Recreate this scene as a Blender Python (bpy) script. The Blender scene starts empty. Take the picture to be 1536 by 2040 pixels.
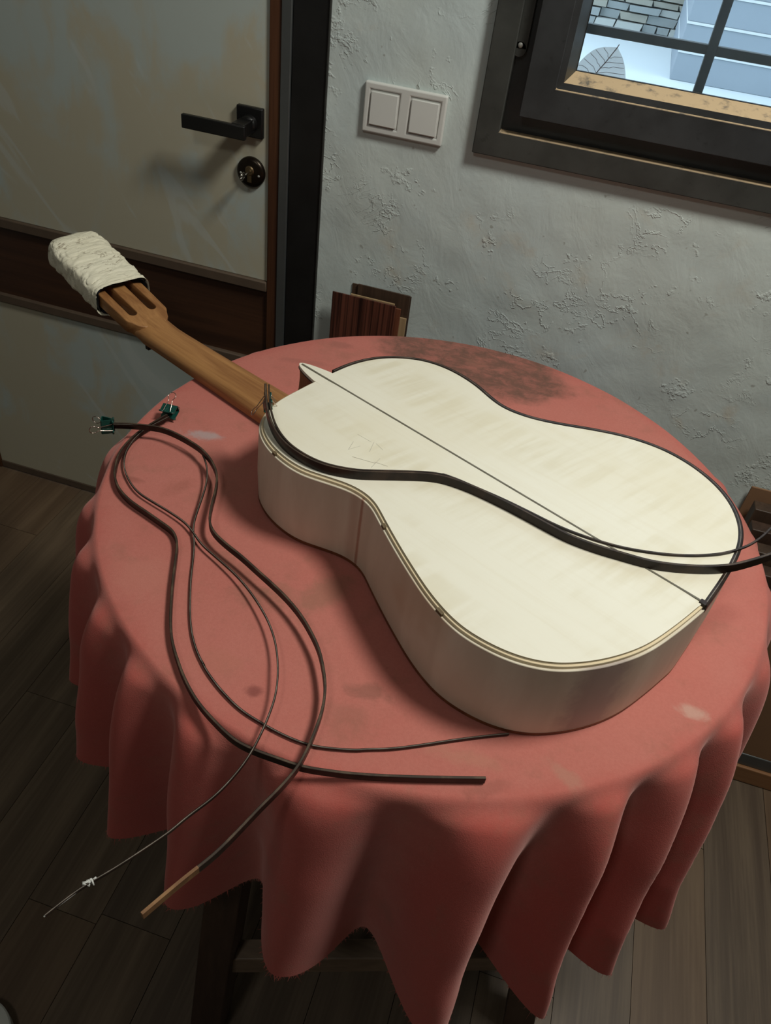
import bpy, bmesh, math, random
from mathutils import Vector, Matrix, noise
PI = math.pi
C = bpy.context.scene.collection
SC = bpy.context.scene
random.seed(7)

# ------------------------------------------------------------------ camera
CAM_H = 1.348
cd = bpy.data.cameras.new('camera')
cd.sensor_fit = 'HORIZONTAL'; cd.sensor_width = 36.0
cd.lens = 1553.854 / 1536 * 36
cd.clip_start = 0.02
cam = bpy.data.objects.new('camera', cd)
r_ = Vector((0.952669, 0.28324, 0.110439)); u_ = Vector((-0.267683, 0.60932, 0.746374)); f_ = Vector((-0.14411, 0.74061, -0.656299))
cam.matrix_world = Matrix(((r_.x, u_.x, -f_.x, 0), (r_.y, u_.y, -f_.y, 0), (r_.z, u_.z, -f_.z, CAM_H), (0, 0, 0, 1)))
C.objects.link(cam)
SC.camera = cam

# ------------------------------------------------------------------ world, lamps, exposure
w = bpy.data.worlds.new('world'); SC.world = w; w.use_nodes = True
w.node_tree.nodes['Background'].inputs[0].default_value = (0.72, 0.88, 1.0, 1)
w.node_tree.nodes['Background'].inputs[1].default_value = 2.2
def area_lamp(name, loc, target, size, power, col):
    l = bpy.data.lights.new(name, 'AREA'); l.shape = 'DISK'; l.size = size; l.energy = power; l.color = col
    o = bpy.data.objects.new(name, l); o.location = loc
    o.rotation_euler = (Vector(target) - Vector(loc)).to_track_quat('-Z', 'Y').to_euler()
    C.objects.link(o)
area_lamp('ceiling_lamp', (0.48, 0.66, 2.15), (0.05, 0.70, 0.7), 0.34, 16.8, (1.0, 0.985, 0.90))
area_lamp('ceiling_lamp', (-0.35, -0.55, 2.20), (-0.1, 0.6, 0.8), 0.25, 3.0, (1.0, 0.985, 0.92))
SC.view_settings.view_transform = 'Standard'
SC.view_settings.look = 'None'
SC.view_settings.gamma = 1.0
SC.view_settings.use_curve_mapping = False
SC.view_settings.exposure = 0.0

# ------------------------------------------------------------------ node helper
class NT:
    def __init__(s, name):
        s.m = bpy.data.materials.new(name); s.m.use_nodes = True
        s.t = s.m.node_tree; s.b = s.t.nodes['Principled BSDF']
        s.co = s.t.nodes.new('ShaderNodeTexCoord').outputs['Object']
    def put(s, sock, v):
        if isinstance(v, bpy.types.NodeSocket): s.t.links.new(v, sock)
        elif v is not None:
            if hasattr(sock.default_value, '__len__') and not hasattr(v, '__len__'): v = (v,) * len(sock.default_value)
            if hasattr(v, '__len__') and len(v) == 3 and len(sock.default_value) == 4: v = tuple(v) + (1,)
            sock.default_value = v
    def n(s, typ, props=None, **ins):
        nd = s.t.nodes.new(typ)
        for k, v in (props or {}).items(): setattr(nd, k, v)
        for k, v in ins.items():
            s.put(nd.inputs[int(k[1:])] if k[0] == 'i' and k[1:].isdigit() else nd.inputs[k], v)
        return nd
    def map(s, scale=(1, 1, 1), rot=(0, 0, 0), loc=(0, 0, 0), vec=None):
        if any(rot):   # turn first, stretch afterwards
            vec = s.n('ShaderNodeMapping', None, i0=vec or s.co, i2=rot).outputs[0]
        return s.n('ShaderNodeMapping', None, i0=vec or s.co, i1=loc, i3=scale).outputs[0]
    def noise(s, scale, detail=4, rough=0.55, vec=None, dist=0.0):
        return s.n('ShaderNodeTexNoise', None, Vector=vec or s.co, Scale=scale, Detail=detail, Roughness=rough, Distortion=dist).outputs[0]
    def math(s, op, a, b=0.0, c=None):
        nd = s.n('ShaderNodeMath', dict(operation=op), i0=a, i1=b)
        if c is not None: s.put(nd.inputs[2], c)
        return nd.outputs[0]
    def ramp(s, v, a, b, lo=0.0, hi=1.0):
        return s.n('ShaderNodeMapRange', dict(clamp=True, interpolation_type='SMOOTHSTEP'), i0=v, i1=a, i2=b, i3=lo, i4=hi).outputs[0]
    def mix(s, f, a, b, mode='MIX'):
        nd = s.t.nodes.new('ShaderNodeMix'); nd.data_type = 'RGBA'; nd.blend_type = mode
        s.put(nd.inputs[0], f); s.put(nd.inputs[6], a); s.put(nd.inputs[7], b)
        return nd.outputs[2]
    def bump(s, h, strength, dist, prev=None):
        nd = s.n('ShaderNodeBump', None, Strength=strength, Distance=dist, Height=h)
        if prev is not None: s.put(nd.inputs['Normal'], prev)
        return nd.outputs[0]
    def blob(s, cx, cy, rx, ry, rot=0.0, soft=0.5, wob=0.35, vec=None, nz=None):
        # 1 inside an ellipse (object x, y), 0 outside
        c, sn = math.cos(rot), math.sin(rot)
        sep = s.n('ShaderNodeSeparateXYZ', None, i0=vec or s.co).outputs
        dx = s.math('SUBTRACT', sep[0], cx); dy = s.math('SUBTRACT', sep[1], cy)
        a = s.math('DIVIDE', s.math('ADD', s.math('MULTIPLY', dx, c), s.math('MULTIPLY', dy, sn)), rx)
        b = s.math('DIVIDE', s.math('SUBTRACT', s.math('MULTIPLY', dy, c), s.math('MULTIPLY', dx, sn)), ry)
        r = s.math('SQRT', s.math('ADD', s.math('MULTIPLY', a, a), s.math('MULTIPLY', b, b)))
        if nz is not None: r = s.math('ADD', r, s.math('MULTIPLY', s.math('SUBTRACT', nz, 0.5), wob * 2))
        return s.ramp(r, 1 - soft, 1 + soft, 1.0, 0.0)
    def out(s, col=None, rough=None, normal=None, metal=None, **k):
        if col is not None: s.put(s.b.inputs['Base Color'], col)
        if rough is not None: s.put(s.b.inputs['Roughness'], rough)
        if normal is not None: s.put(s.b.inputs['Normal'], normal)
        if metal is not None: s.put(s.b.inputs['Metallic'], metal)
        for kk, v in k.items(): s.put(s.b.inputs[kk.replace('_', ' ')], v)
        return s.m
def plain(name, col, rough=0.6, metal=0.0, var=0.12, nscale=30, bump=0.0, **k):
    t = NT(name)
    nz = t.noise(nscale, 4)
    c = t.mix(nz, tuple(x * (1 - var) for x in col), tuple(min(1, x * (1 + var)) for x in col))
    nm = t.bump(t.noise(nscale * 6, 3), 0.4, bump) if bump else None
    return t.out(c, rough, nm, metal, **k)
def wood(name, a, b, axis=0, scale=1.0, rough=0.5, fine=1.0, lo=0.35, hi=0.7, rot=(0, 0, 0)):
    t = NT(name)
    sc = [38 * scale] * 3; sc[axis] = 2.2 * scale
    v = t.map(sc, rot)
    n1 = t.noise(1.0, 6, 0.6, v, 0.6)
    sc2 = [260 * scale] * 3; sc2[axis] = 7 * scale
    n2 = t.noise(1.0, 3, 0.6, t.map(sc2, rot))
    f = t.math('ADD', t.math('MULTIPLY', n1, 0.75), t.math('MULTIPLY', n2, 0.25 * fine))
    c = t.mix(t.ramp(f, lo, hi), a, b)
    return t.out(c, rough, t.bump(n2, 0.25, 0.0004))

# ------------------------------------------------------------------ materials
M = {}
def mk_wall():
    t = NT('plaster')
    big = t.noise(2.3, 5, 0.6)
    mid = t.noise(9, 5, 0.6, None, 0.5)
    c = t.mix(t.ramp(big, 0.35, 0.7), (0.565, 0.625, 0.59), (0.52, 0.60, 0.60))
    c = t.mix(t.ramp(mid, 0.56, 0.75, 0, 0.55), c, (0.55, 0.49, 0.38))
    c = t.mix(t.ramp(t.noise(60, 2), 0.70, 0.76, 0, 0.5), c, (0.22, 0.2, 0.16))
    # trowelled skin: flat plates, torn ridges and scrapes between them
    w1 = t.noise(17, 5, 0.6, None, 0.35)
    ridge = t.math('ABSOLUTE', t.math('SUBTRACT', w1, 0.5))
    edge = t.ramp(ridge, 0.0, 0.022, 1.0, 0.0)
    keep = t.ramp(t.noise(7, 3, 0.5, t.map(loc=(3, 1, 2))), 0.53, 0.64)
    torn = t.math('MULTIPLY', t.ramp(t.noise(58, 4, 0.6, None, 0.4), 0.49, 0.60), t.ramp(t.noise(12, 5, 0.7, t.map(loc=(9, 4, 5))), 0.57, 0.65))
    scr = t.noise(1.0, 3, 0.5, t.map((18, 30, 75), (0, 0.5, 0)), 0.8)
    scrr = t.ramp(t.math('ABSOLUTE', t.math('SUBTRACT', scr, 0.5)), 0.0, 0.012, 1.0, 0.0)
    scrr = t.math('MULTIPLY', scrr, t.ramp(t.noise(5, 2, 0.5, t.map(loc=(2, 7, 1))), 0.55, 0.62))
    h = t.math('ADD', t.math('MULTIPLY', edge, keep), t.math('MULTIPLY', torn, 1.1))
    h = t.math('ADD', h, t.math('MULTIPLY', scrr, 0.8))
    nrm = t.bump(t.noise(5, 2), 1.0, 0.014)
    nrm = t.bump(t.noise(1.0, 4, 0.6, t.map((22, 22, 13), (0, 0.4, 0)), 0.6), 0.8, 0.0022, nrm)
    nrm = t.bump(h, 0.65, 0.0014, nrm)
    nrm = t.bump(t.noise(120, 4, 0.6), 0.35, 0.0008, nrm)
    return t.out(c, 0.75, nrm, Specular_IOR_Level=0.3)
M['plaster'] = mk_wall()
def mk_stain_panel():
    t = NT('stained_door_paint')
    a = t.noise(3.2, 5, 0.55, t.map((1, 1, 0.8), loc=(1.7, 0, 0.4)), 0.9)
    b = t.noise(9, 4, 0.6, t.map((1, 1, 0.45)), 1.4)
    f = t.math('ADD', t.math('MULTIPLY', a, 0.65), t.math('MULTIPLY', b, 0.35))
    c = t.mix(t.ramp(f, 0.44, 0.56), (0.45, 0.51, 0.48), (0.48, 0.45, 0.34))
    sw = t.noise(1, 3, 0.5, t.map((14, 10, 3.5), (0, 0.6, 0)), 1.5)
    c = t.mix(t.ramp(sw, 0.60, 0.68, 0, 0.45), c, (0.54, 0.58, 0.55))
    return t.out(c, 0.45, t.bump(t.noise(60, 3), 0.15, 0.0005))
M['door_paint'] = mk_stain_panel()
def mk_cloth():
    t = NT('red_cloth')
    nz = t.noise(26, 5, 0.65); nf = t.noise(110, 4, 0.6)
    base = t.mix(t.noise(6, 4), (0.43, 0.085, 0.068), (0.48, 0.100, 0.080))
    sep = t.n('ShaderNodeSeparateXYZ', None, i0=t.co).outputs
    rr = t.math('SQRT', t.math('ADD', t.math('POWER', t.math('ADD', sep[0], 0.08), 2.0), t.math('POWER', t.math('SUBTRACT', sep[1], 0.715), 2.0)))
    worn = t.math('MULTIPLY', t.ramp(t.math('ADD', rr, t.math('MULTIPLY', t.math('SUBTRACT', nz, 0.5), 0.05)), 0.36, 0.42, 1.0, 0.0), t.ramp(t.noise(7, 5, 0.7), 0.2, 0.7, 0.75, 1.0))
    base = t.mix(worn, base, (0.50, 0.175, 0.140))   # dust and wear of a bench top, gone from the hanging part
    base = t.mix(t.ramp(t.noise(330, 3, 0.7), 0.35, 0.65, 0, 0.12), base, (0.30, 0.07, 0.055))
    def lay(c, mask, col, k):
        return t.mix(t.math('MULTIPLY', mask, k), c, col)
    # big soot patch at the back edge
    z0 = t.blob(-0.105, 1.045, 0.145, 0.085, -0.10, 0.16, 0.30, None, nz)
    patch = t.math('MULTIPLY', z0, t.ramp(t.noise(48, 6, 0.75, t.map((0.8, 1.2, 1)), 0.4), 0.28, 0.64, 0.40, 1.0))
    c = lay(base, patch, (0.085, 0.060, 0.042), 0.85)
    nsp = t.noise(38, 5, 0.7, t.map(loc=(3, 5, 2)), 0.5)
    spots = [(-0.3765, 0.7099, 0.020, 0.008, 0.1, (0.40, 0.36, 0.36), 0.9), (-0.149, 0.5205, 0.016, 0.032, -0.6, (0.22, 0.13, 0.08), 0.6),
             (-0.19, 0.50, 0.012, 0.014, 0.2, (0.26, 0.14, 0.09), 0.45), (-0.072, 0.4196, 0.018, 0.009, 0.2, (0.17, 0.085, 0.06), 0.6),
             (-0.085, 0.39, 0.022, 0.012, 0, (0.24, 0.12, 0.08), 0.4), (-0.245, 0.515, 0.045, 0.010, -0.5, (0.22, 0.11, 0.07), 0.5),
             (-0.215, 0.485, 0.024, 0.012, 0, (0.24, 0.12, 0.08), 0.45), (-0.30, 0.635, 0.03, 0.035, 0.4, (0.45, 0.20, 0.14), 0.4),
             (0.111, 0.4296 - .03, 0.016, 0.006, -0.4, (0.42, 0.22, 0.16), 0.7), (0.2192, 0.5091, 0.012, 0.006, 0, (0.55, 0.40, 0.32), 0.7),
             (0.2822, 0.8142, 0.012, 0.040, 0.35, (0.24, 0.09, 0.065), 0.5), (0.205, 0.60, 0.016, 0.008, 0.4, (0.22, 0.085, 0.06), 0.45),
             (-0.215, 0.40, 0.02, 0.014, 0, (0.45, 0.17, 0.12), 0.5), (-0.33, 0.47, 0.03, 0.022, 0, (0.50, 0.20, 0.15), 0.4),
             (0.02, 0.385, 0.03, 0.008, 0.1, (0.45, 0.22, 0.15), 0.5), (-0.415, 0.60, 0.012, 0.004, 0, (0.22, 0.07, 0.05), 0.6),
             (-0.36, 0.61, 0.010, 0.018, -0.4, (0.30, 0.10, 0.07), 0.5), (-0.30, 1.00, 0.02, 0.008, 0.2, (0.22, 0.09, 0.07), 0.5),
             (-0.33, 0.93, 0.03, 0.006, 0.2, (0.25, 0.10, 0.08), 0.4), (0.10, 0.93, 0.008, 0.006, 0, (0.22, 0.08, 0.06), 0.5),
             (-0.17, 0.385, 0.006, 0.006, 0, (0.1, 0.02, 0.02), 0.7), (0.05, 0.365, 0.018, 0.006, 0.6, (0.22, 0.08, 0.06), 0.4)]
    for x, y, rx, ry, ro, col, k in spots:
        c = lay(c, t.blob(x, y, rx, ry, ro, 0.6, 1.5, None, nsp), col, k * 0.75)
    c = lay(c, t.ramp(nf, 0.72, 0.80), (0.16, 0.04, 0.03), 0.6)
    c = lay(c, t.ramp(t.noise(17, 5, 0.7, t.map(loc=(4, 4, 4))), 0.50, 0.72), (0.30, 0.13, 0.09), 0.40)
    wv = t.noise(900, 2, 0.5)
    nrm = t.bump(wv, 0.5, 0.0005)
    nrm = t.bump(t.noise(9, 3), 0.5, 0.0012, nrm)
    return t.out(c, 0.92, nrm, Specular_IOR_Level=0.15, Sheen_Weight=0.35, Sheen_Roughness=0.5, Sheen_Tint=(0.9, 0.55, 0.5, 1))
M['cloth'] = mk_cloth()
GA = -0.43263   # guitar centre line direction in the table plane
def mk_maple(name, side=False):
    t = NT(name)
    if side:
        v = t.map((30, 30, 6)); f = t.noise(1.0, 4, 0.55, v, 0.4)
        c = t.mix(t.ramp(f, 0.35, 0.7), (0.62, 0.55, 0.43), (0.70, 0.64, 0.51))
        big = t.noise(7, 3)
        c = t.mix(t.ramp(big, 0.56, 0.74, 0, 0.5), c, (0.50, 0.35, 0.22))
        stain = t.math('MULTIPLY', t.math('MAXIMUM', t.blob(-0.1345, 0.569, 0.0016, 0.03, 0.1, 0.7, 0.5, None, t.noise(50, 3)), t.math('MULTIPLY', t.blob(-0.143, 0.571, 0.005, 0.03, 0.1, 0.8), 0.4)), 0.7)
        c = t.mix(stain, c, (0.30, 0.10, 0.05))
        smudge = t.math('MULTIPLY', t.blob(0.115, 0.455, 0.022, 0.03, 0, 0.5, 0.6, None, t.noise(60, 4, 0.7)), 0.55)
        c = t.mix(smudge, c, (0.26, 0.19, 0.20))
        return t.out(c, 0.5, t.bump(t.noise(90, 3), 0.12, 0.0004))
    # flame runs across the centre line, grain along it
    v = t.map((1, 1, 1), (0, 0, -GA))
    fl = t.ramp(t.noise(1.0, 3, 0.5, t.map((85, 9, 20), (0, 0, -GA + 0.16)), 0.3), 0.35, 0.65)
    gr = t.noise(1.0, 4, 0.6, t.map((6, 160, 20), (0, 0, -GA)))
    pat = t.ramp(t.noise(8, 3, 0.5, t.map((0.4, 1.8, 1), (0, 0, -GA))), 0.38, 0.62)
    c = t.mix(t.math('MULTIPLY', fl, pat), (0.79, 0.755, 0.63), (0.71, 0.66, 0.51))
    c = t.mix(t.ramp(t.noise(5, 4, 0.6, t.map(loc=(5, 2, 0))), 0.42, 0.68, 0, 0.55), c, (0.74, 0.68, 0.51))
    c = t.mix(t.ramp(gr, 0.45, 0.75, 0, 0.2), c, (0.68, 0.61, 0.45))
    return t.out(c, 0.42, t.bump(gr, 0.1, 0.0002))
M['maple'] = mk_maple('maple_back'); M['maple_side'] = mk_maple('maple_side', True)
M['ledge'] = plain('maple_ledge', (0.70, 0.58, 0.38), 0.6, var=0.08)
M['ledge_dark'] = plain('channel_lining', (0.12, 0.085, 0.04), 0.7)
M['neck'] = wood('cedar_neck', (0.24, 0.10, 0.032), (0.45, 0.225, 0.080), 0, 1.3, 0.5, rot=(0, 0, -GA))
M['heel'] = wood('cedar_heel', (0.14, 0.045, 0.018), (0.22, 0.08, 0.03), 2, 1.0, 0.5)
def mk_strip(name, a, b, sp=0.35):
    t = NT(name)
    f = t.noise(55, 4, 0.6)
    c = t.mix(t.ramp(f, 0.4, 0.7), a, b)
    return t.out(c, sp, t.bump(t.noise(300, 2), 0.2, 0.0002), Specular_IOR_Level=0.25)
M['ebony'] = mk_strip('dark_rosewood', (0.014, 0.008, 0.006), (0.036, 0.020, 0.014))
M['ebony_edge'] = mk_strip('rosewood_edge', (0.050, 0.034, 0.024), (0.105, 0.072, 0.046), 0.55)
M['raw_end'] = mk_strip('raw_rosewood', (0.17, 0.085, 0.04), (0.27, 0.145, 0.065), 0.6)
M['veneer'] = mk_strip('pale_veneer', (0.15, 0.13, 0.105), (0.27, 0.24, 0.20), 0.5)
M['splinter'] = plain('pale_splinter', (0.6, 0.6, 0.56), 0.7)
M['line'] = plain('grey_line', (0.13, 0.125, 0.085), 0.55)
M['soft_line'] = plain('soft_brown_line', (0.34, 0.28, 0.18), 0.6)
M['pencil'] = plain('pencil_grey', (0.46, 0.43, 0.36), 0.8)
def mk_wrap():
    t = NT('masking_tape')
    c = t.mix(t.noise(22, 4), (0.82, 0.77, 0.58), (0.88, 0.85, 0.69))
    cr = t.math('ABSOLUTE', t.math('SUBTRACT', t.noise(1.0, 4, 0.6, t.map((55, 14, 20), (0, 0, -GA)), 0.8), 0.5))
    c = t.mix(t.math('MULTIPLY', t.ramp(cr, 0.0, 0.012, 1, 0), t.ramp(t.noise(25, 2), 0.44, 0.56)), c, (0.33, 0.28, 0.2))
    nrm = t.bump(t.noise(1.0, 5, 0.65, t.map((60, 22, 30), (0, 0, -GA)), 1.0), 0.8, 0.004)
    return t.out(c, 0.55, nrm)
M['tape'] = mk_wrap()
M['foam'] = plain('dark_blue_lining', (0.012, 0.014, 0.025), 0.9)
M['green'] = plain('green_enamel', (0.008, 0.062, 0.048), 0.28, var=0.2)
def mk_wire():
    t = NT('nickel_wire'); return t.out((0.62, 0.50, 0.44), 0.22, None, 1.0)
M['wire'] = mk_wire()
def mk_steel(name, col, up=True):
    t = NT(name)
    c = t.mix(t.ramp(t.noise(11, 5, 0.6), 0.3, 0.7), tuple(x * 0.7 for x in col), tuple(x * 1.25 for x in col))
    c = t.mix(t.ramp(t.noise(70, 3, 0.6), 0.60, 0.72, 0, 0.5), c, tuple(x * 0.4 for x in col))
    if up:   # sawdust lies on faces that look upwards
        g = t.n('ShaderNodeNewGeometry'); z = t.n('ShaderNodeSeparateXYZ', None, i0=g.outputs['True Normal']).outputs[2]
        d = t.math('MULTIPLY', t.ramp(z, 0.2, 0.55), t.ramp(t.noise(45, 4, 0.7), 0.22, 0.5))
        c = t.mix(d, c, (0.50, 0.37, 0.22))
        ro = t.mix(d, 0.42, 0.95)
        return t.out(c, ro, t.bump(t.noise(200, 3), 0.25, 0.0003))
    return t.out(c, 0.42, t.bump(t.noise(200, 3), 0.25, 0.0003))
M['frame_steel'] = mk_steel('dusty_dark_frame', (0.042, 0.044, 0.040))
M['sash_steel'] = mk_steel('sash_paint', (0.030, 0.032, 0.034))
M['black_plate'] = mk_steel('black_plate', (0.009, 0.009, 0.009), False)
M['grey_metal'] = plain('grey_metal', (0.13, 0.14, 0.14), 0.38, 0.6)
M['brown_stile'] = wood('brown_stile', (0.045, 0.015, 0.006), (0.10, 0.038, 0.014), 2)
M['brown_band'] = wood('brown_band', (0.035, 0.014, 0.007), (0.075, 0.030, 0.013), 0, 0.8, 0.5)
M['trim'] = plain('dusty_brown_trim', (0.10, 0.068, 0.045), 0.7, var=0.3)
M['black'] = plain('black_handle', (0.006, 0.006, 0.006), 0.38)
M['dark_bronze'] = plain('dark_bronze', (0.03, 0.022, 0.015), 0.3, 0.8)
M['bronze'] = plain('worn_bronze', (0.22, 0.16, 0.09), 0.35, 0.9)
M['key_steel'] = plain('key_steel', (0.45, 0.43, 0.38), 0.3, 1.0)
M['white_plastic'] = plain('white_plastic', (0.62, 0.63, 0.60), 0.35, var=0.03)
M['screw'] = plain('screw_steel', (0.4, 0.4, 0.37), 0.5, 0.4)
M['floor_a'] = wood('floor_oak', (0.098, 0.065, 0.039), (0.189, 0.133, 0.083), 1, 0.7, 0.5)
M['floor_b'] = wood('floor_oak_dark', (0.081, 0.055, 0.036), (0.151, 0.109, 0.071), 1, 0.8, 0.5)
M['floor_c'] = wood('floor_oak_brown', (0.105, 0.064, 0.036), (0.175, 0.116, 0.069), 1, 0.6, 0.5)
M['floor_gap'] = plain('floor_gap', (0.04, 0.03, 0.022), 0.9)
M['dark_wood'] = wood('table_wood', (0.035, 0.018, 0.011), (0.07, 0.038, 0.024), 2, 0.8)
M['stretcher_wood'] = wood('stretcher_wood', (0.15, 0.105, 0.07), (0.24, 0.17, 0.115), 0, 0.8)
def mk_striped():
    t = NT('striped_rosewood')
    f = t.noise(1.0, 5, 0.65, t.map((150, 150, 1.5)), 0.3)
    c = t.mix(t.ramp(f, 0.36, 0.62), (0.020, 0.008, 0.006), (0.135, 0.045, 0.028))
    return t.out(c, 0.35)
M['striped'] = mk_striped()
M['brown_plate'] = wood('walnut_plate', (0.045, 0.026, 0.016), (0.085, 0.050, 0.030), 2, 1.0)
M['red_plate'] = wood('padauk_plate', (0.12, 0.035, 0.017), (0.20, 0.07, 0.035), 2, 1.0)
M['tan_plate'] = wood('spruce_plate', (0.34, 0.23, 0.12), (0.44, 0.31, 0.17), 2, 1.0)
M['card'] = plain('cardboard', (0.235, 0.125, 0.062), 0.85, var=0.08, bump=0.0003)
M['box_base'] = wood('pine_base', (0.22, 0.10, 0.04), (0.30, 0.15, 0.065), 0, 1.0)
M['room'] = plain('room_paint', (0.42, 0.42, 0.40), 0.9)
M['ceiling'] = plain('ceiling_paint', (0.5, 0.5, 0.48), 0.9)
M['roll'] = plain('white_roll', (0.60, 0.62, 0.58), 0.6)
M['roll_core'] = plain('roll_core', (0.30, 0.19, 0.12), 0.8)
def mk_glass():
    t = NT('window_glass')
    g = t.t.nodes.new('ShaderNodeBsdfGlass'); g.inputs['Roughness'].default_value = 0.0; g.inputs['IOR'].default_value = 1.1
    tr = t.t.nodes.new('ShaderNodeBsdfTransparent'); tr.inputs[0].default_value = (0.93, 0.97, 1, 1)
    gl = t.t.nodes.new('ShaderNodeBsdfGlossy'); gl.inputs['Roughness'].default_value = 0.02
    fr = t.t.nodes.new('ShaderNodeFresnel'); fr.inputs[0].default_value = 1.45
    mx = t.t.nodes.new('ShaderNodeMixShader')
    t.t.links.new(fr.outputs[0], mx.inputs[0]); t.t.links.new(tr.outputs[0], mx.inputs[1]); t.t.links.new(gl.outputs[0], mx.inputs[2])
    t.t.links.new(mx.outputs[0], t.t.nodes['Material Output'].inputs[0])
    t.t.nodes.remove(g)
    return t.m
M['glass'] = mk_glass()
M['grille'] = plain('grille_iron', (0.20, 0.20, 0.19), 0.7, 0.0, var=0.3)
M['out_ground'] = plain('pale_terrace', (0.80, 0.84, 0.84), 0.9, var=0.04, nscale=5)
M['out_panel'] = plain('blue_grey_panel', (0.36, 0.40, 0.45), 0.8, var=0.05, nscale=6)
M['out_joint'] = plain('white_joint', (0.80, 0.82, 0.82), 0.8, var=0.03)
M['stone_a'] = plain('stone_grey', (0.42, 0.44, 0.43), 0.9, var=0.2, nscale=25)
M['stone_b'] = plain('stone_pale', (0.62, 0.62, 0.58), 0.9, var=0.15, nscale=25)
M['stone_c'] = plain('stone_tan', (0.48, 0.45, 0.38), 0.9, var=0.2, nscale=25)
M['mortar'] = plain('mortar', (0.46, 0.48, 0.48), 0.95)
def mk_leaf():
    t = NT('dry_leaf')
    c = t.mix(t.noise(60, 4, 0.6, None, 1.0), (0.78, 0.74, 0.70), (0.90, 0.88, 0.86))
    tl = t.t.nodes.new('ShaderNodeBsdfTranslucent'); t.put(tl.inputs[0], c)
    t.put(t.b.inputs['Base Color'], c); t.b.inputs['Roughness'].default_value = 0.8
    mx = t.t.nodes.new('ShaderNodeMixShader'); mx.inputs[0].default_value = 0.8
    t.t.links.new(t.b.outputs[0], mx.inputs[1]); t.t.links.new(tl.outputs[0], mx.inputs[2])
    t.t.links.new(mx.outputs[0], t.t.nodes['Material Output'].inputs[0])
    return t.m
M['leaf'] = mk_leaf(); M['leaf_vein'] = plain('leaf_vein', (0.36, 0.28, 0.26), 0.8)

# ------------------------------------------------------------------ mesh helpers
def mesh(name, verts, faces, m, parent=None, smooth=False, mats=None, fmat=None):
    me = bpy.data.meshes.new(name); me.from_pydata([tuple(v) for v in verts], [], faces); me.update()
    for x in (mats or [m]): me.materials.append(x)
    if fmat:
        for p, k in zip(me.polygons, fmat): p.material_index = k
    if smooth:
        for p in me.polygons: p.use_smooth = True
    o = bpy.data.objects.new(name, me); C.objects.link(o)
    if parent: o.parent = parent
    return o
def bevel(o, wd, seg=2, ang=0.6):
    b = o.modifiers.new('bevel', 'BEVEL'); b.width = wd; b.segments = seg; b.limit_method = 'ANGLE'; b.angle_limit = ang
    for p in o.data.polygons: p.use_smooth = True
    o.data.set_sharp_from_angle(angle=0.7)
    return o
def boxv(x0, x1, y0, y1, z0, z1):
    v = [(x, y, z) for x in (x0, x1) for y in (y0, y1) for z in (z0, z1)]
    f = [(0, 1, 3, 2), (4, 6, 7, 5), (0, 4, 5, 1), (2, 3, 7, 6), (0, 2, 6, 4), (1, 5, 7, 3)]
    return v, f
class MB:
    def __init__(s): s.v = []; s.f = []
    def add(s, v, f):
        k = len(s.v); s.v += [tuple(p) for p in v]; s.f += [tuple(i + k for i in q) for q in f]; return s
    def box(s, x0, x1, y0, y1, z0, z1, mat=None):
        v, f = boxv(min(x0, x1), max(x0, x1), min(y0, y1), max(y0, y1), min(z0, z1), max(z0, z1))
        if mat is not None: v = [tuple(mat @ Vector(p)) for p in v]
        return s.add(v, f)
    def tube(s, pts, r, n=8, closed=False):
        pts = [Vector(p) for p in pts]; N = len(pts); rings = []; k = len(s.v)
        up = Vector((0.13, 0.27, 0.95)).normalized(); prev = None
        for i, p in enumerate(pts):
            if closed: t = (pts[(i + 1) % N] - pts[i - 1]).normalized()
            else: t = (pts[min(i + 1, N - 1)] - pts[max(i - 1, 0)]).normalized()
            a = prev if prev is not None else t.cross(up)
            a = (a - t * a.dot(t)).normalized(); b = t.cross(a); prev = a
            rr = r[i] if hasattr(r, '__len__') else r
            for j in range(n):
                g = 2 * PI * j / n; s.v.append(tuple(p + a * (rr * math.cos(g)) + b * (rr * math.sin(g))))
        for i in range(N if closed else N - 1):
            i2 = (i + 1) % N
            for j in range(n):
                s.f.append((k + i * n + j, k + i * n + (j + 1) % n, k + i2 * n + (j + 1) % n, k + i2 * n + j))
        if not closed:
            s.f.append(tuple(k + j for j in reversed(range(n)))); s.f.append(tuple(k + (N - 1) * n + j for j in range(n)))
        return s
    def lathe(s, prof, n=32, mat=None):
        k = len(s.v)
        for r, z in prof:
            for j in range(n):
                g = 2 * PI * j / n; p = Vector((r * math.cos(g), r * math.sin(g), z)); s.v.append(tuple(mat @ p if mat is not None else p))
        for i in range(len(prof) - 1):
            for j in range(n):
                s.f.append((k + i * n + j, k + i * n + (j + 1) % n, k + (i + 1) * n + (j + 1) % n, k + (i + 1) * n + j))
        return s
    def cap(s, idx): s.f.append(tuple(idx)); return s
    def build(s, name, m, parent=None, smooth=False, bev=0, seg=2):
        o = mesh(name, s.v, s.f, m, parent, smooth)
        if bev: bevel(o, bev, seg)
        return o
def thing(name, label, cat, loc=(0, 0, 0), group=None):
    o = bpy.data.objects.new(name, None); C.objects.link(o); o.location = loc
    o.empty_display_size = 0.02
    o['label'] = label; o['category'] = cat
    if group: o['group'] = group
    return o
def tag(o, label, cat, group=None):
    o['label'] = label; o['category'] = cat
    if group: o['group'] = group
    return o
def struct(o): o['kind'] = 'structure'; return o
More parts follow.
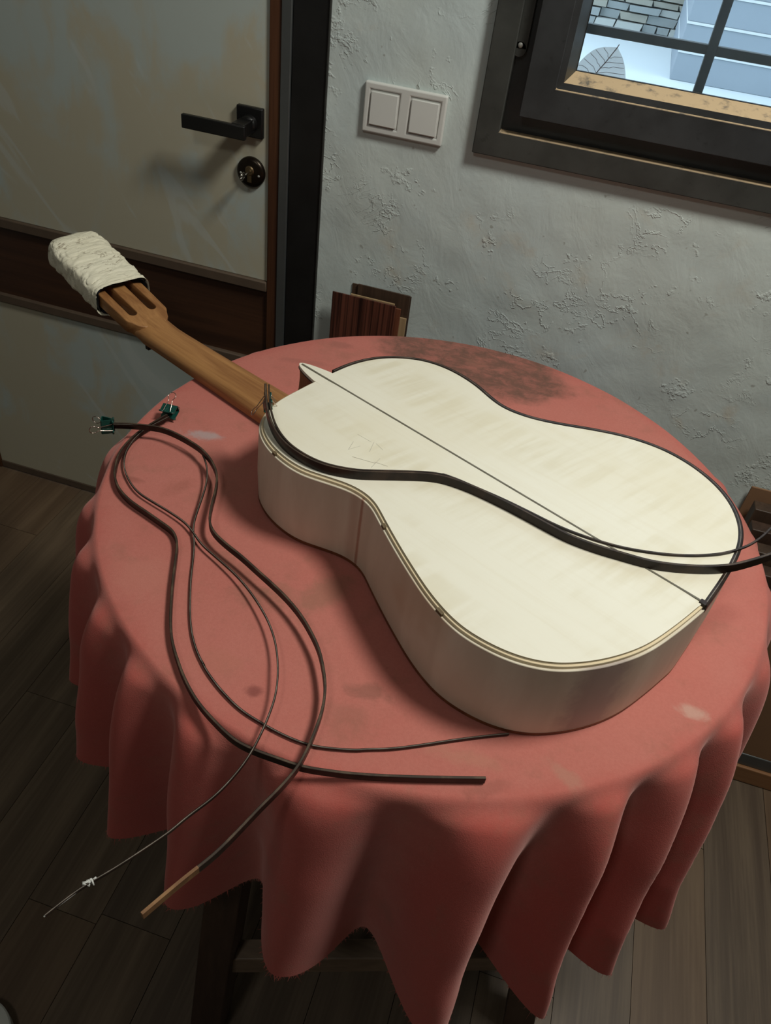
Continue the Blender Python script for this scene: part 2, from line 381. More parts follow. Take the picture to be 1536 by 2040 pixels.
def spline(pts, n, closed=False):
    """Catmull-Rom through the points, resampled to n evenly spaced ones."""
    P = [Vector(p) for p in pts]; N = len(P); out = []
    for i in range(N if closed else N - 1):
        if closed: p0, p1, p2, p3 = P[i - 1], P[i], P[(i + 1) % N], P[(i + 2) % N]
        else: p0, p1, p2, p3 = P[max(i - 1, 0)], P[i], P[i + 1], P[min(i + 2, N - 1)]
        d1 = max((p2 - p1).length, 1e-6); d0 = max((p1 - p0).length, d1 * 0.3); d2 = max((p3 - p2).length, d1 * 0.3)
        m1 = (p2 - p0) / (d0 + d1) * d1; m2 = (p3 - p1) / (d1 + d2) * d1
        for k in range(24):
            t = k / 24; t2 = t * t; t3 = t2 * t
            out.append(p1 * (2 * t3 - 3 * t2 + 1) + m1 * (t3 - 2 * t2 + t) + p2 * (-2 * t3 + 3 * t2) + m2 * (t3 - t2))
    out.append(P[0].copy() if closed else P[-1].copy())
    L = [0.0]
    for a, b in zip(out, out[1:]): L.append(L[-1] + (b - a).length)
    res = []; j = 0; cnt = n if closed else n - 1
    for i in range(n):
        s_ = L[-1] * i / cnt
        while j < len(L) - 2 and L[j + 1] < s_: j += 1
        f = (s_ - L[j]) / max(L[j + 1] - L[j], 1e-9)
        res.append(out[j].lerp(out[j + 1], min(max(f, 0), 1)))
    return res
def smooth_pts(P, it=2, closed=False):
    for _ in range(it):
        Q = [p.copy() for p in P]
        for i in range(0 if closed else 1, len(P) - (0 if closed else 1)):
            Q[i] = P[i - 1] * 0.25 + P[i] * 0.5 + P[(i + 1) % len(P)] * 0.25
        P = Q
    return P

# ------------------------------------------------------------------ measured curves (metres; x along the back wall, y towards it, z up)
FAR = [(-0.2435, 0.7629, 0.858), (-0.2243, 0.7994, 0.858), (-0.2005, 0.8262, 0.858), (-0.1726, 0.842, 0.858), (-0.1417, 0.8485, 0.858), (-0.1079, 0.842, 0.858), (-0.0719, 0.822, 0.858), (-0.0458, 0.7986, 0.858), (-0.0287, 0.7873, 0.858), (0.002, 0.7817, 0.858), (0.037, 0.7841, 0.858), (0.0714, 0.7897, 0.858), (0.1118, 0.7926, 0.858), (0.1519, 0.7862, 0.858), (0.1855, 0.7684, 0.858), (0.2121, 0.7422, 0.858), (0.2278, 0.7132, 0.858), (0.2351, 0.6785, 0.858), (0.2324, 0.6456, 0.858), (0.2194, 0.6032, 0.858), (0.197, 0.548, 0.858)]
NEAR = [(0.1963, 0.547, 0.854), (0.1719, 0.5091, 0.854), (0.1469, 0.4758, 0.854), (0.1189, 0.4509, 0.854), (0.0914, 0.4342, 0.854), (0.0677, 0.4254, 0.854), (0.039, 0.4233, 0.854), (0.0084, 0.4294, 0.854), (-0.0154, 0.4399, 0.854), (-0.0428, 0.462, 0.854), (-0.0687, 0.4902, 0.854), (-0.0903, 0.516, 0.854), (-0.1101, 0.5411, 0.854), (-0.1266, 0.5615, 0.854), (-0.1483, 0.5725, 0.854), (-0.1757, 0.5755, 0.854), (-0.2032, 0.5778, 0.854), (-0.229, 0.5882, 0.854), (-0.2527, 0.6052, 0.854), (-0.2702, 0.6261, 0.854)]
NEAR2 = [(-0.2755, 0.6397, 0.858), (-0.2779, 0.6574, 0.858), (-0.2765, 0.6819, 0.858), (-0.2602, 0.7243, 0.858), (-0.2469, 0.755, 0.858)]
P_THICK = [(-0.4714, 0.6562, 0.781), (-0.4533, 0.665, 0.7801), (-0.4329, 0.6726, 0.7792), (-0.4172, 0.6764, 0.7785), (-0.3985, 0.6746, 0.7778), (-0.378, 0.6692, 0.7771), (-0.3577, 0.6609, 0.7769), (-0.3392, 0.6477, 0.7768), (-0.3255, 0.6329, 0.7767), (-0.318, 0.6212, 0.7766), (-0.3098, 0.6001, 0.7765), (-0.3019, 0.5738, 0.7764), (-0.2935, 0.552, 0.7763), (-0.2835, 0.5399, 0.7762), (-0.2654, 0.529, 0.776), (-0.2423, 0.5182, 0.776), (-0.2189, 0.5056, 0.7759), (-0.1962, 0.4934, 0.7758), (-0.1757, 0.481, 0.7758), (-0.1565, 0.4665, 0.7757), (-0.1409, 0.4513, 0.7756), (-0.1278, 0.4359, 0.7756), (-0.118, 0.4199, 0.7755), (-0.1145, 0.4132, 0.7755), (-0.1074, 0.3972, 0.7755), (-0.1024, 0.3758, 0.7754), (-0.1009, 0.3558, 0.7754), (-0.1008, 0.3363, 0.7753), (-0.1024, 0.3184, 0.7752), (-0.1082, 0.2983, 0.7752), (-0.1161, 0.2782, 0.7751), (-0.1236, 0.2571, 0.7754), (-0.1322, 0.2323, 0.778), (-0.1434, 0.2093, 0.7808), (-0.1516, 0.1914, 0.783), (-0.1583, 0.1761, 0.785)]
Q_THICK = [(-0.4299, 0.7141, 0.77), (-0.4333, 0.7071, 0.7694), (-0.4377, 0.6942, 0.7684), (-0.4433, 0.679, 0.7672), (-0.4467, 0.6604, 0.766), (-0.4462, 0.6359, 0.7658), (-0.4414, 0.6163, 0.7656), (-0.4336, 0.5989, 0.7655), (-0.432, 0.5941, 0.7655), (-0.4146, 0.5735, 0.7655), (-0.3923, 0.5592, 0.7655), (-0.3673, 0.5497, 0.7655), (-0.3429, 0.5404, 0.7655), (-0.3268, 0.5335, 0.7655), (-0.3148, 0.5198, 0.7655), (-0.304, 0.4958, 0.7655), (-0.2934, 0.4707, 0.7655), (-0.2817, 0.4453, 0.7655), (-0.2707, 0.4232, 0.7655), (-0.2583, 0.403, 0.7655), (-0.2446, 0.3863, 0.7655), (-0.2481, 0.3905, 0.7655), (-0.2312, 0.372, 0.7655), (-0.2089, 0.353, 0.7655), (-0.1854, 0.3392, 0.7655), (-0.161, 0.3283, 0.7655), (-0.1422, 0.3256, 0.7655), (-0.1218, 0.3252, 0.7655), (-0.1004, 0.3252, 0.7655), (-0.0711, 0.3306, 0.7655), (-0.0668, 0.3315, 0.7655), (-0.0419, 0.3384, 0.7655), (-0.011, 0.3483, 0.7655), (0.02, 0.359, 0.7655), (0.045, 0.3678, 0.7655)]
P_THIN = [(-0.4698, 0.6539, 0.784), (-0.4604, 0.6589, 0.783), (-0.4452, 0.6677, 0.7813), (-0.4313, 0.6743, 0.7798), (-0.4233, 0.6777, 0.779), (-0.41, 0.6785, 0.7778), (-0.3956, 0.6774, 0.7767), (-0.381, 0.6742, 0.7756), (-0.3683, 0.6684, 0.7747), (-0.3611, 0.6651, 0.7741), (-0.3449, 0.6471, 0.7727), (-0.3334, 0.6276, 0.7715), (-0.3263, 0.607, 0.7702), (-0.3209, 0.5841, 0.7685), (-0.3157, 0.562, 0.7668), (-0.3101, 0.5462, 0.7656), (-0.3006, 0.53, 0.7641), (-0.2915, 0.5094, 0.7625), (-0.2809, 0.4838, 0.7625), (-0.2696, 0.46, 0.7625), (-0.2581, 0.4376, 0.7625), (-0.2451, 0.417, 0.7625), (-0.2308, 0.4002, 0.7625), (-0.2167, 0.388, 0.7625), (-0.2289, 0.3986, 0.7625), (-0.2169, 0.3876, 0.7625), (-0.1957, 0.3731, 0.7625), (-0.1713, 0.3606, 0.7625), (-0.1472, 0.3541, 0.7625), (-0.1261, 0.3501, 0.7625), (-0.1021, 0.3491, 0.7625), (-0.079, 0.3539, 0.7625), (-0.0592, 0.3601, 0.7625), (-0.0622, 0.3598, 0.7625), (-0.0373, 0.3699, 0.7625), (-0.0129, 0.383, 0.7625), (0.0118, 0.3972, 0.7625), (0.0372, 0.4109, 0.7625), (0.0567, 0.4207, 0.7625)]
Q_THIN = [(-0.4261, 0.7112, 0.772), (-0.4288, 0.7056, 0.7716), (-0.4336, 0.6948, 0.7707), (-0.4402, 0.6813, 0.7696), (-0.4428, 0.6673, 0.7686), (-0.4435, 0.6564, 0.7679), (-0.4421, 0.6444, 0.7672), (-0.4426, 0.6443, 0.7672), (-0.4391, 0.6298, 0.7663), (-0.4301, 0.6118, 0.7652), (-0.4149, 0.5943, 0.764), (-0.3935, 0.5783, 0.7643), (-0.3707, 0.5698, 0.7647), (-0.3469, 0.5621, 0.7651), (-0.3223, 0.5522, 0.7655), (-0.3074, 0.5417, 0.7657), (-0.2917, 0.5291, 0.766), (-0.2667, 0.5157, 0.7664), (-0.2421, 0.5019, 0.7678), (-0.2214, 0.4874, 0.7691), (-0.202, 0.4708, 0.7705), (-0.184, 0.4524, 0.7719), (-0.1688, 0.4318, 0.7733), (-0.1585, 0.4127, 0.7745), (-0.1608, 0.4171, 0.7748), (-0.1529, 0.3998, 0.7759), (-0.1456, 0.3766, 0.776), (-0.1431, 0.3581, 0.776), (-0.142, 0.3382, 0.776), (-0.1428, 0.3138, 0.776), (-0.1471, 0.2924, 0.776), (-0.154, 0.2723, 0.776), (-0.1652, 0.2514, 0.7763), (-0.1711, 0.2379, 0.7764), (-0.1935, 0.2027, 0.7759), (-0.21, 0.1799, 0.7755), (-0.2213, 0.1584, 0.775)]
G_THICK = [(-0.2884, 0.6868, 0.869), (-0.2787, 0.6658, 0.8678), (-0.2668, 0.643, 0.8665), (-0.2514, 0.6212, 0.865), (-0.2344, 0.6053, 0.8635), (-0.2163, 0.5943, 0.8635), (-0.1955, 0.587, 0.8635), (-0.1759, 0.5849, 0.8635), (-0.1497, 0.5886, 0.8635), (-0.1329, 0.5949, 0.8635), (-0.1072, 0.6054, 0.8635), (-0.0823, 0.6149, 0.8635), (-0.0693, 0.6176, 0.8635), (-0.0576, 0.6176, 0.8635), (-0.0361, 0.6146, 0.8635), (-0.0037, 0.6056, 0.8635), (0.0229, 0.5964, 0.8635), (0.0489, 0.5866, 0.8635), (0.0671, 0.5807, 0.8635), (0.0923, 0.5771, 0.8635), (0.117, 0.5763, 0.8635), (0.1414, 0.5763, 0.8635), (0.1655, 0.5809, 0.8635), (0.1896, 0.5889, 0.8635), (0.2141, 0.6008, 0.8635), (0.233, 0.6149, 0.8635), (0.2572, 0.6366, 0.8635), (0.28, 0.663, 0.8635)]
G_THIN = [(-0.2851, 0.6883, 0.872), (-0.2755, 0.6674, 0.8708), (-0.2637, 0.6449, 0.8695), (-0.2487, 0.6235, 0.868), (-0.2322, 0.6082, 0.8665), (-0.2148, 0.5976, 0.8665), (-0.1947, 0.5905, 0.8665), (-0.176, 0.5885, 0.8665), (-0.1505, 0.5921, 0.8665), (-0.1342, 0.5982, 0.8665), (-0.1085, 0.6087, 0.8665), (-0.0834, 0.6183, 0.8665), (-0.0697, 0.6212, 0.8665), (-0.0573, 0.6212, 0.8665), (-0.0732, 0.6217, 0.8665), (-0.0563, 0.622, 0.8654), (-0.0372, 0.6193, 0.8641), (-0.0049, 0.6147, 0.8618), (0.0218, 0.609, 0.86), (0.0481, 0.6005, 0.86), (0.0663, 0.5963, 0.86), (0.092, 0.5935, 0.86), (0.1171, 0.5935, 0.86), (0.1418, 0.5972, 0.86), (0.1665, 0.6035, 0.86), (0.1913, 0.6134, 0.86), (0.214, 0.6265, 0.86), (0.2362, 0.6463, 0.86), (0.25, 0.6643, 0.86), (0.2628, 0.6865, 0.86), (0.2809, 0.7228, 0.86)]


ZT = 0.760      # cloth surface on the table
WY = 1.285      # back wall face
CX, CY, RR = -0.0805, 0.7150, 0.3865   # table top centre and radius

# ================================================================== THE SETTING
fl = struct(MB().box(-2.0, 2.2, -2.2, WY + 0.02, -0.05, -0.006).build('floor', M['floor_gap']))
pm = {}
rnd = random.Random(3)
for i in range(35):
    x0 = -2.0 + i * 0.12
    y = -2.2 - rnd.random() * 0.9
    while y < WY:
        L = 1.15
        y0 = max(y, -2.2); y1 = min(y + L, WY + 0.01)
        if y1 - y0 > 0.05:
            key = (round(y1 - y0, 2), rnd.randrange(3))
            dz = rnd.uniform(0, 0.0006)
            v, f = boxv(0.0005, 0.1195, 0.0005, y1 - y0 - 0.0005, -0.012, -0.0006)
            o = mesh('plank', v, f, M[('floor_a', 'floor_b', 'floor_c')[key[1]]], fl)
            o.location = (x0, y0, dz)
        y += L

# back wall with the door opening and the window opening
DX0, DX1, DH = -1.290, -0.441, 2.03
WX0, WX1, WZ0, WZ1 = -0.185, 0.78, 0.995, 1.86
b = MB(); T = 0.26
b.box(-2.0, DX0, WY, WY + T, 0, 2.5)
b.box(DX0, DX1, WY, WY + T, DH, 2.5)
b.box(DX1, WX0, WY, WY + T, 0, 2.5)
b.box(WX0, WX1, WY, WY + T, 0, WZ0)
b.box(WX0, WX1, WY, WY + T, WZ1, 2.5)
b.box(WX1, 2.2, WY, WY + T, 0, 2.5)
struct(b.build('wall_back', M['plaster']))
struct(MB().box(-2.1, -2.0, -2.2, WY + T, 0, 2.5).build('wall_left', M['room']))
struct(MB().box(2.2, 2.3, -2.2, WY + T, 0, 2.5).build('wall_right', M['room']))
struct(MB().box(-2.1, 2.3, -2.3, -2.2, 0, 2.5).build('wall_front', M['room']))
struct(MB().box(-2.1, 2.3, -2.3, WY + T, 2.5, 2.6).build('ceiling', M['ceiling']))

# ---- door
d = bpy.data.objects.new('door_1', None); C.objects.link(d); struct(d); d.location = (-0.9, WY, 0)
def dpart(name, x0, x1, y0, y1, z0, z1, m, bev=0.0012, label=None, kind=None):
    o = MB().box(x0 + 0.9, x1 + 0.9, y0 - WY, y1 - WY, z0, z1).build(name, M[m], d, bev=bev)
    if label: o['label'] = label
    return o
dpart('upper_panel', -1.266, -0.5395, WY + 0.004, WY + 0.044, 0.6835, 2.0, 'door_paint')
dpart('lower_panel', -1.266, -0.5395, WY + 0.004, WY + 0.044, 0.022, 0.496, 'door_paint')
dpart('wood_band', -1.266, -0.5395, WY + 0.006, WY + 0.044, 0.512, 0.664, 'brown_band')
dpart('trim_rail', -1.266, -0.5395, WY - 0.003, WY + 0.044, 0.664, 0.6835, 'trim', 0.002)
dpart('trim_rail', -1.266, -0.5395, WY - 0.003, WY + 0.044, 0.494, 0.513, 'trim', 0.002)
dpart('bottom_rail', -1.266, -0.5395, WY + 0.002, WY + 0.044, 0.003, 0.022, 'trim', 0.001)
dpart('edge_stile', -0.5392, -0.5195, WY - 0.001, WY + 0.044, 0.003, 2.0, 'brown_stile')
dpart('edge_stile', -1.279, -1.2665, WY - 0.001, WY + 0.044, 0.003, 2.0, 'brown_stile')
dpart('metal_stop', -0.5188, -0.5022, WY - 0.004, WY + 0.06, 0.0, 2.01, 'grey_metal')
dpart('frame_jamb', -0.5018, -0.4425, WY + 0.0, WY + 0.08, 0.0, 2.028, 'black_plate', 0.0015)
dpart('frame_lip', -0.4435, -0.4405, WY - 0.003, WY + 0.03, 0.0, 2.028, 'frame_steel', 0.0006)
dpart('frame_jamb', -1.289, -1.2795, WY + 0.0, WY + 0.08, 0.0, 2.028, 'black_plate', 0.001)
dpart('frame_head', -1.279, -0.5192, WY + 0.0, WY + 0.08, 2.002, 2.028, 'black_plate', 0.001)
for z in (0.62,):
    MB().lathe([(0.0001, -0.0052), (0.0011, -0.0052), (0.0014, -0.0042)], 12, Matrix.Rotation(-PI / 2, 4, 'X').inverted()).build('screw', M['screw'], d).location = (-0.512 + 0.9, 0, 0.645)
# handle, with its rosette
hy = 1.235
hb = MB()
hb.box(-0.669, -0.558, hy - 0.004, hy + 0.005, 0.9435, 0.9650)
hb.box(-0.5835, -0.5605, hy + 0.001, WY, 0.9450, 0.9660)
ho = hb.build('door_handle', M['black'], d, bev=0.0015); ho.location = (0.9, -WY, 0)
rm = MB(); rm.box(-0.594, -0.5475, WY - 0.006, WY + 0.004, 0.9355, 0.9825)
ro_ = rm.build('handle_rosette', M['black'], ho, bev=0.002)
cr_ = MB().lathe([(0.0001, 0.010), (0.0125, 0.010), (0.0135, 0.004), (0.0145, 0.0)], 28, Matrix.Translation((-0.5710, WY - 0.006, 0.957)) @ Matrix.Rotation(PI / 2, 4, 'X')).build('handle_collar', M['black'], ho, smooth=True)
# lock plate
LX, LZ = -0.5708, 0.8775
lm = Matrix.Translation((LX, WY + 0.004, LZ)) @ Matrix.Rotation(PI / 2, 4, 'X')
lk = MB().lathe([(0.0001, 0.010), (0.012, 0.010), (0.020, 0.0085), (0.0245, 0.0065), (0.0255, 0.003), (0.0255, 0.0)], 40, lm).build('lock_plate', M['dark_bronze'], d, smooth=True)
lk.location = (0.9, -WY, 0)
lb = MB().lathe([(0.0001, 0.0115), (0.0065, 0.0115), (0.0085, 0.0098), (0.009, 0.008)], 28, lm @ Matrix.Translation((0, 0.004, 0)))
lb.box(-0.0038, 0.0038, -0.015, 0.002, 0.008, 0.0108, lm)
lb.build('lock_cylinder', M['bronze'], lk)
for sx in (0.0165, -0.0165):
    MB().lathe([(0.0001, 0.0105), (0.0016, 0.0105), (0.0022, 0.0085)], 14, lm @ Matrix.Translation((sx, -0.002, 0))).build('screw', M['screw'], lk, smooth=True)
# the key stands in the lock
k = thing('key', 'small steel key sticking out of the round lock plate on the door', 'key', (LX, WY - 0.0075, LZ + 0.003))
MB().tube([(0, 0.0, 0), (-0.0005, -0.018, -0.001)], 0.0016, 10).build('key_shaft', M['key_steel'], k, smooth=True)
kb = MB().tube([(0, -0.0175, 0.001)] + [(0.0005 * math.sin(a), -0.0265 - 0.0085 * math.cos(a), 0.0055 * math.sin(a)) for a in [2 * PI * i / 20 for i in range(1, 20)]] + [(0, -0.0175, -0.001)], 0.0016, 8)
kb.build('key_bow', M['key_steel'], k, smooth=True)

# ---- light switches
s = thing('light_switch', 'white double rocker light switch on the plaster wall between door and window', 'switch', (-0.3122, WY, 1.0185))
xs = [-0.0657, -0.0565, -0.0085, 0.0085, 0.0565, 0.0657]; zs = [-0.0362, -0.0262, 0.0262, 0.0362]
vi = {}; fv = []; ff = []
def V_(i, j, k):
    if (i, j, k) not in vi: vi[(i, j, k)] = len(fv); fv.append((xs[i], (-0.0085, 0.001)[k], zs[j]))
    return vi[(i, j, k)]
solid = lambda i, j: 0 <= i < 5 and 0 <= j < 3 and not (j == 1 and i in (1, 3))
for i in range(5):
    for j in range(3):
        if not solid(i, j): continue
        ff.append((V_(i, j, 0), V_(i + 1, j, 0), V_(i + 1, j + 1, 0), V_(i, j + 1, 0)))
        ff.append((V_(i, j, 1), V_(i, j + 1, 1), V_(i + 1, j + 1, 1), V_(i + 1, j, 1)))
        if not solid(i - 1, j): ff.append((V_(i, j, 0), V_(i, j + 1, 0), V_(i, j + 1, 1), V_(i, j, 1)))
        if not solid(i + 1, j): ff.append((V_(i + 1, j, 0), V_(i + 1, j, 1), V_(i + 1, j + 1, 1), V_(i + 1, j + 1, 0)))
        if not solid(i, j - 1): ff.append((V_(i, j, 0), V_(i, j, 1), V_(i + 1, j, 1), V_(i + 1, j, 0)))
        if not solid(i, j + 1): ff.append((V_(i, j + 1, 0), V_(i + 1, j + 1, 0), V_(i + 1, j + 1, 1), V_(i, j + 1, 1)))
fo = bevel(mesh('switch_frame', fv, ff, M['white_plastic'], s), 0.0028, 4)
for i in (-1, 1):
    ins = MB().box(i * 0.0325 - 0.0238, i * 0.0325 + 0.0238, -0.0062, 0, -0.0258, 0.0258).build('rocker_frame', M['white_plastic'], s, bev=0.0006)
    v, f = boxv(i * 0.0325 - 0.0215, i * 0.0325 + 0.0215, -0.0095, -0.003, -0.0232, 0.0232)
    v = [(x, y - (0.0018 if (z < 0) == (y < -0.005) and y < -0.005 else 0), z) for x, y, z in v]
    bevel(mesh('rocker', v, f, M['white_plastic'], ins), 0.0008, 2)

# ---- window
wn = bpy.data.objects.new('window_1', None); C.objects.link(wn); struct(wn)
def ring(name, x0, x1, z0, z1, wd, y0, y1, m, parent, bev=0.0012, slope=0.0):
    """a rectangular mitred frame; slope pushes the inner front edge backwards"""
    v = []; f = []
    for X0, X1, Z0, Z1, yy in ((x0, x1, z0, z1, y0), (x0 + wd, x1 - wd, z0 + wd, z1 - wd, y0 + slope), (x0 + wd, x1 - wd, z0 + wd, z1 - wd, y1), (x0, x1, z0, z1, y1)):
        v += [(X0, yy, Z0), (X1, yy, Z0), (X1, yy, Z1), (X0, yy, Z1)]
    for k in range(4):
        for j in range(4):
            a = k * 4 + j; b_ = k * 4 + (j + 1) % 4; c = ((k + 1) % 4) * 4
            f.append((a, b_, c + (j + 1) % 4, c + j))
    o = mesh(name, v, f, m, parent)
    if bev: bevel(o, bev, 2)
    return o
ring('outer_frame', -0.1960, 0.800, 0.9860, 1.880, 0.0365, 1.2705, 1.300, M['frame_steel'], wn, 0.0014)
ring('inner_frame', -0.1625, 0.766, 1.0200, 1.846, 0.045, 1.288, 1.345, M['sash_steel'], wn, 0.001)
sh = ring('sash', -0.1345, 0.738, 1.0510, 1.815, 0.0445, 1.258, 1.300, M['sash_steel'], wn, 0.0012)
ring('bead_edge', -0.0905, 0.694, 1.0950, 1.771, 0.0090, 1.262, 1.308, M['sash_steel'], sh, 0.0, 0.0012)
ring('glazing_bead', -0.0815, 0.685, 1.1040, 1.762, 0.0110, 1.2632, 1.308, M['frame_steel'], sh, 0.0, 0.0350)
MB().box(-0.0725, 0.676, 1.302, 1.308, 1.1130, 1.753).build('glass_pane', M['glass'], sh)
ring('gasket', -0.0725, 0.676, 1.1130, 1.753, 0.0028, 1.298, 1.302, M['black'], sh, 0)
hc = MB(); hc.box(-0.1655, -0.1445, 1.2790, 1.2885, 1.132, 1.80)
hc.tube([(-0.155, 1.2790, 1.132), (-0.155, 1.2885, 1.132)], 0.0105, 20)
hc.build('hinge_cover', M['frame_steel'], wn, bev=0.001)
MB().lathe([(0.0001, 0.0012), (0.0030, 0.0012), (0.0036, 0.0)], 16, Matrix.Translation((-0.1545, 1.2788, 1.137)) @ Matrix.Rotation(PI / 2, 4, 'X')).build('screw', M['screw'], wn, smooth=True)
struct(MB().box(WX0 - 0.0, WX1, 1.345, WY + 0.29, 0.985, 1.0).build('trim_1', M['out_joint']))   # outer sill
# iron grille outside
gr = thing('window_grille', 'dark iron bar grille outside the window glass', 'grille', (0, 1.366, 0))
for i, x in enumerate((-0.143, 0.107, 0.357, 0.607)):
    MB().box(x - 0.0068, x + 0.0068, -0.006, 0.006, 1.0, 1.86).build('upright_bar', M['grille'], gr, bev=0.001)
for z in (1.1595, 1.4095, 1.6595):
    MB().box(WX0, WX1, -0.004, 0.008, z - 0.0062, z + 0.0062).build('cross_bar', M['grille'], gr, bev=0.001)
# ---- outside: terrace, clad wall, stone wall
struct(MB().box(-4, 5, WY + T, 9, 0.65, 0.75).build('ground', M['out_ground']))
pw = thing('panelled_wall', 'blue-grey clad wall with white joints seen through the window grille', 'wall', (0.16, 3.5, 0.75))
for i in range(14):
    z0 = i * 0.092
    MB().box(0, 2.6, 0, 0.9, z0 + (0 if i == 0 else 0.008), z0 + 0.092).build('wall_panel', M['out_panel'], pw, bev=0.003)
    if i: MB().box(0.0, 2.6, -0.004, 0.88, z0, z0 + 0.008).build('joint_strip', M['out_joint'], pw)
sw = thing('stone_wall', 'rough grey stone wall beyond the white terrace outside the window', 'wall', (0, 4.5, 0.75))
MB().box(-2.2, 0.9, 0.03, 0.3, 0, 1.5).build('mortar_bed', M['mortar'], sw)
sv, sf = boxv(0, 1, 0, 1, 0, 1)
smesh = []
for mi in ('stone_a', 'stone_b', 'stone_c', 'stone_a'):
    rr_ = random.Random(len(smesh)); me = bpy.data.meshes.new('stone')
    me.from_pydata([(x + rr_.uniform(-.05, .05), y * 1, z + rr_.uniform(-.09, .09)) for x, y, z in sv], [], sf); me.materials.append(M[mi]); smesh.append(me)
rs = random.Random(5); nst = 0
z = 0.0
while z < 0.62 and nst < 296:
    hh = rs.uniform(0.024, 0.040); x = -0.85 + rs.uniform(-0.05, 0)
    while x < 0.5:
        ww = rs.uniform(0.06, 0.15)
        if nst < 296:
            o = bpy.data.objects.new('stone', rs.choice(smesh)); C.objects.link(o); o.parent = sw
            o.location = (x, -rs.uniform(0.0, 0.03), z + 0.002); o.scale = (ww - 0.007, 0.06, hh - 0.005); nst += 1
        x += ww
    z += hh
# leaf leaning on the glass outside
lf = thing('dry_leaf', 'pale dry leaf with dark midrib leaning against the window glass outside', 'leaf', (-0.030, 1.327, 1.105))
rows = []
LE = spline([(-0.040, 0, -0.035), (-0.048, 0, -0.005), (-0.038, 0, 0.020), (-0.020, 0, 0.038), (0.0075, 0, 0.044)], 41)
RI = spline([(0.025, 0, -0.035), (0.033, 0, -0.012), (0.0295, 0, 0.010), (0.020, 0, 0.030), (0.0075, 0, 0.044)], 41)
MI = spline([(-0.030, 0, -0.030), (-0.013, 0, 0.007), (-0.003, 0, 0.024), (0.0075, 0, 0.044)], 41)
def leaf_pt(a, b):   # a along the midrib 0..1, b across -1..1
    i = min(int(a * 40 + 0.5), 40); e = LE[i] if b < 0 else RI[i]; p = MI[i].lerp(e, abs(b))
    return (p.x, -0.004 + 0.008 * b * b * (1 - a) - 0.0006 * math.sin(a * 40 + abs(b) * 9), p.z)
v = []; f = []; NA, NB = 18, 12
for i in range(NA + 1):
    for j in range(NB + 1): v.append(leaf_pt(i / NA, j / NB * 2 - 1))
for i in range(NA):
    for j in range(NB): a = i * (NB + 1) + j; f.append((a, a + 1, a + NB + 2, a + NB + 1))
mesh('leaf_blade', v, f, M['leaf'], lf, True)
vb = MB().tube([Vector(leaf_pt(a / 10, 0)) + Vector((0, -0.0012, 0)) for a in range(11)] + [Vector(leaf_pt(1, 0)) + Vector((0.0015, -0.001, 0.004))], 0.0007, 6)
vb.build('midrib', M['leaf_vein'], lf, smooth=True)
sv_ = MB()
for i in range(2, 9):
    for sg in (-1, 1):
        a0 = i / 10; sv_.tube([Vector(leaf_pt(a0 + 0.12 * math.sin(q / 6 * 2.2) * (1 - a0), sg * q / 6 * 0.95)) + Vector((0, -0.0010, 0)) for q in range(7)], 0.00035, 5)
o = sv_.build('side_veins', M['leaf_vein'], lf)

# ================================================================== TABLE AND CLOTH
tb = thing('round_table', 'dark wooden round table hidden under the red cloth', 'table', (CX, CY, 0))
tp = MB().lathe([(0.0001, 0.725), (RR - 0.012, 0.725), (RR - 0.008, 0.728), (RR - 0.008, 0.750), (RR - 0.012, 0.7535), (0.0001, 0.7535)], 96).build('tabletop', M['dark_wood'], tb, smooth=False)
def legpos(a, r): return Vector((math.cos(math.radians(a)) * r, math.sin(math.radians(a)) * r, 0))
LA = (-108.5, -38.0, 71.5, 142.0)
def leg_at(a, z): return legpos(a, 0.414 if a < -100 else 0.395).lerp(legpos(a - 2 if a < -100 else a, 0.30 if a < -100 else 0.265), z / 0.725) + Vector((0, 0, z))
for a in LA:
    p0 = leg_at(a, 0); p1 = leg_at(a, 0.725)
    z_ = 0.0225; vv = []
    for p in (p0, p1): vv += [(p.x - z_, p.y - z_, p.z), (p.x + z_, p.y - z_, p.z), (p.x + z_, p.y + z_, p.z), (p.x - z_, p.y + z_, p.z)]
    bevel(mesh('leg', vv, [(3, 2, 1, 0), (4, 5, 6, 7), (0, 1, 5, 4), (1, 2, 6, 5), (2, 3, 7, 6), (3, 0, 4, 7)], M['dark_wood'], tb), 0.002)
for i in range(4):
    a, b2 = LA[i], LA[(i + 1) % 4]
    p = leg_at(a, 0.185); q = leg_at(b2, 0.185); dr = (q - p); L = dr.length; ang = math.atan2(dr.y, dr.x)
    m_ = Matrix.Translation(p) @ Matrix.Rotation(ang, 4, 'Z')
    MB().box(0.0, L - 0.0, -0.013, 0.013, -0.024, 0.024, m_).build('stretcher', M['stretcher_wood'], tb, bev=0.002)

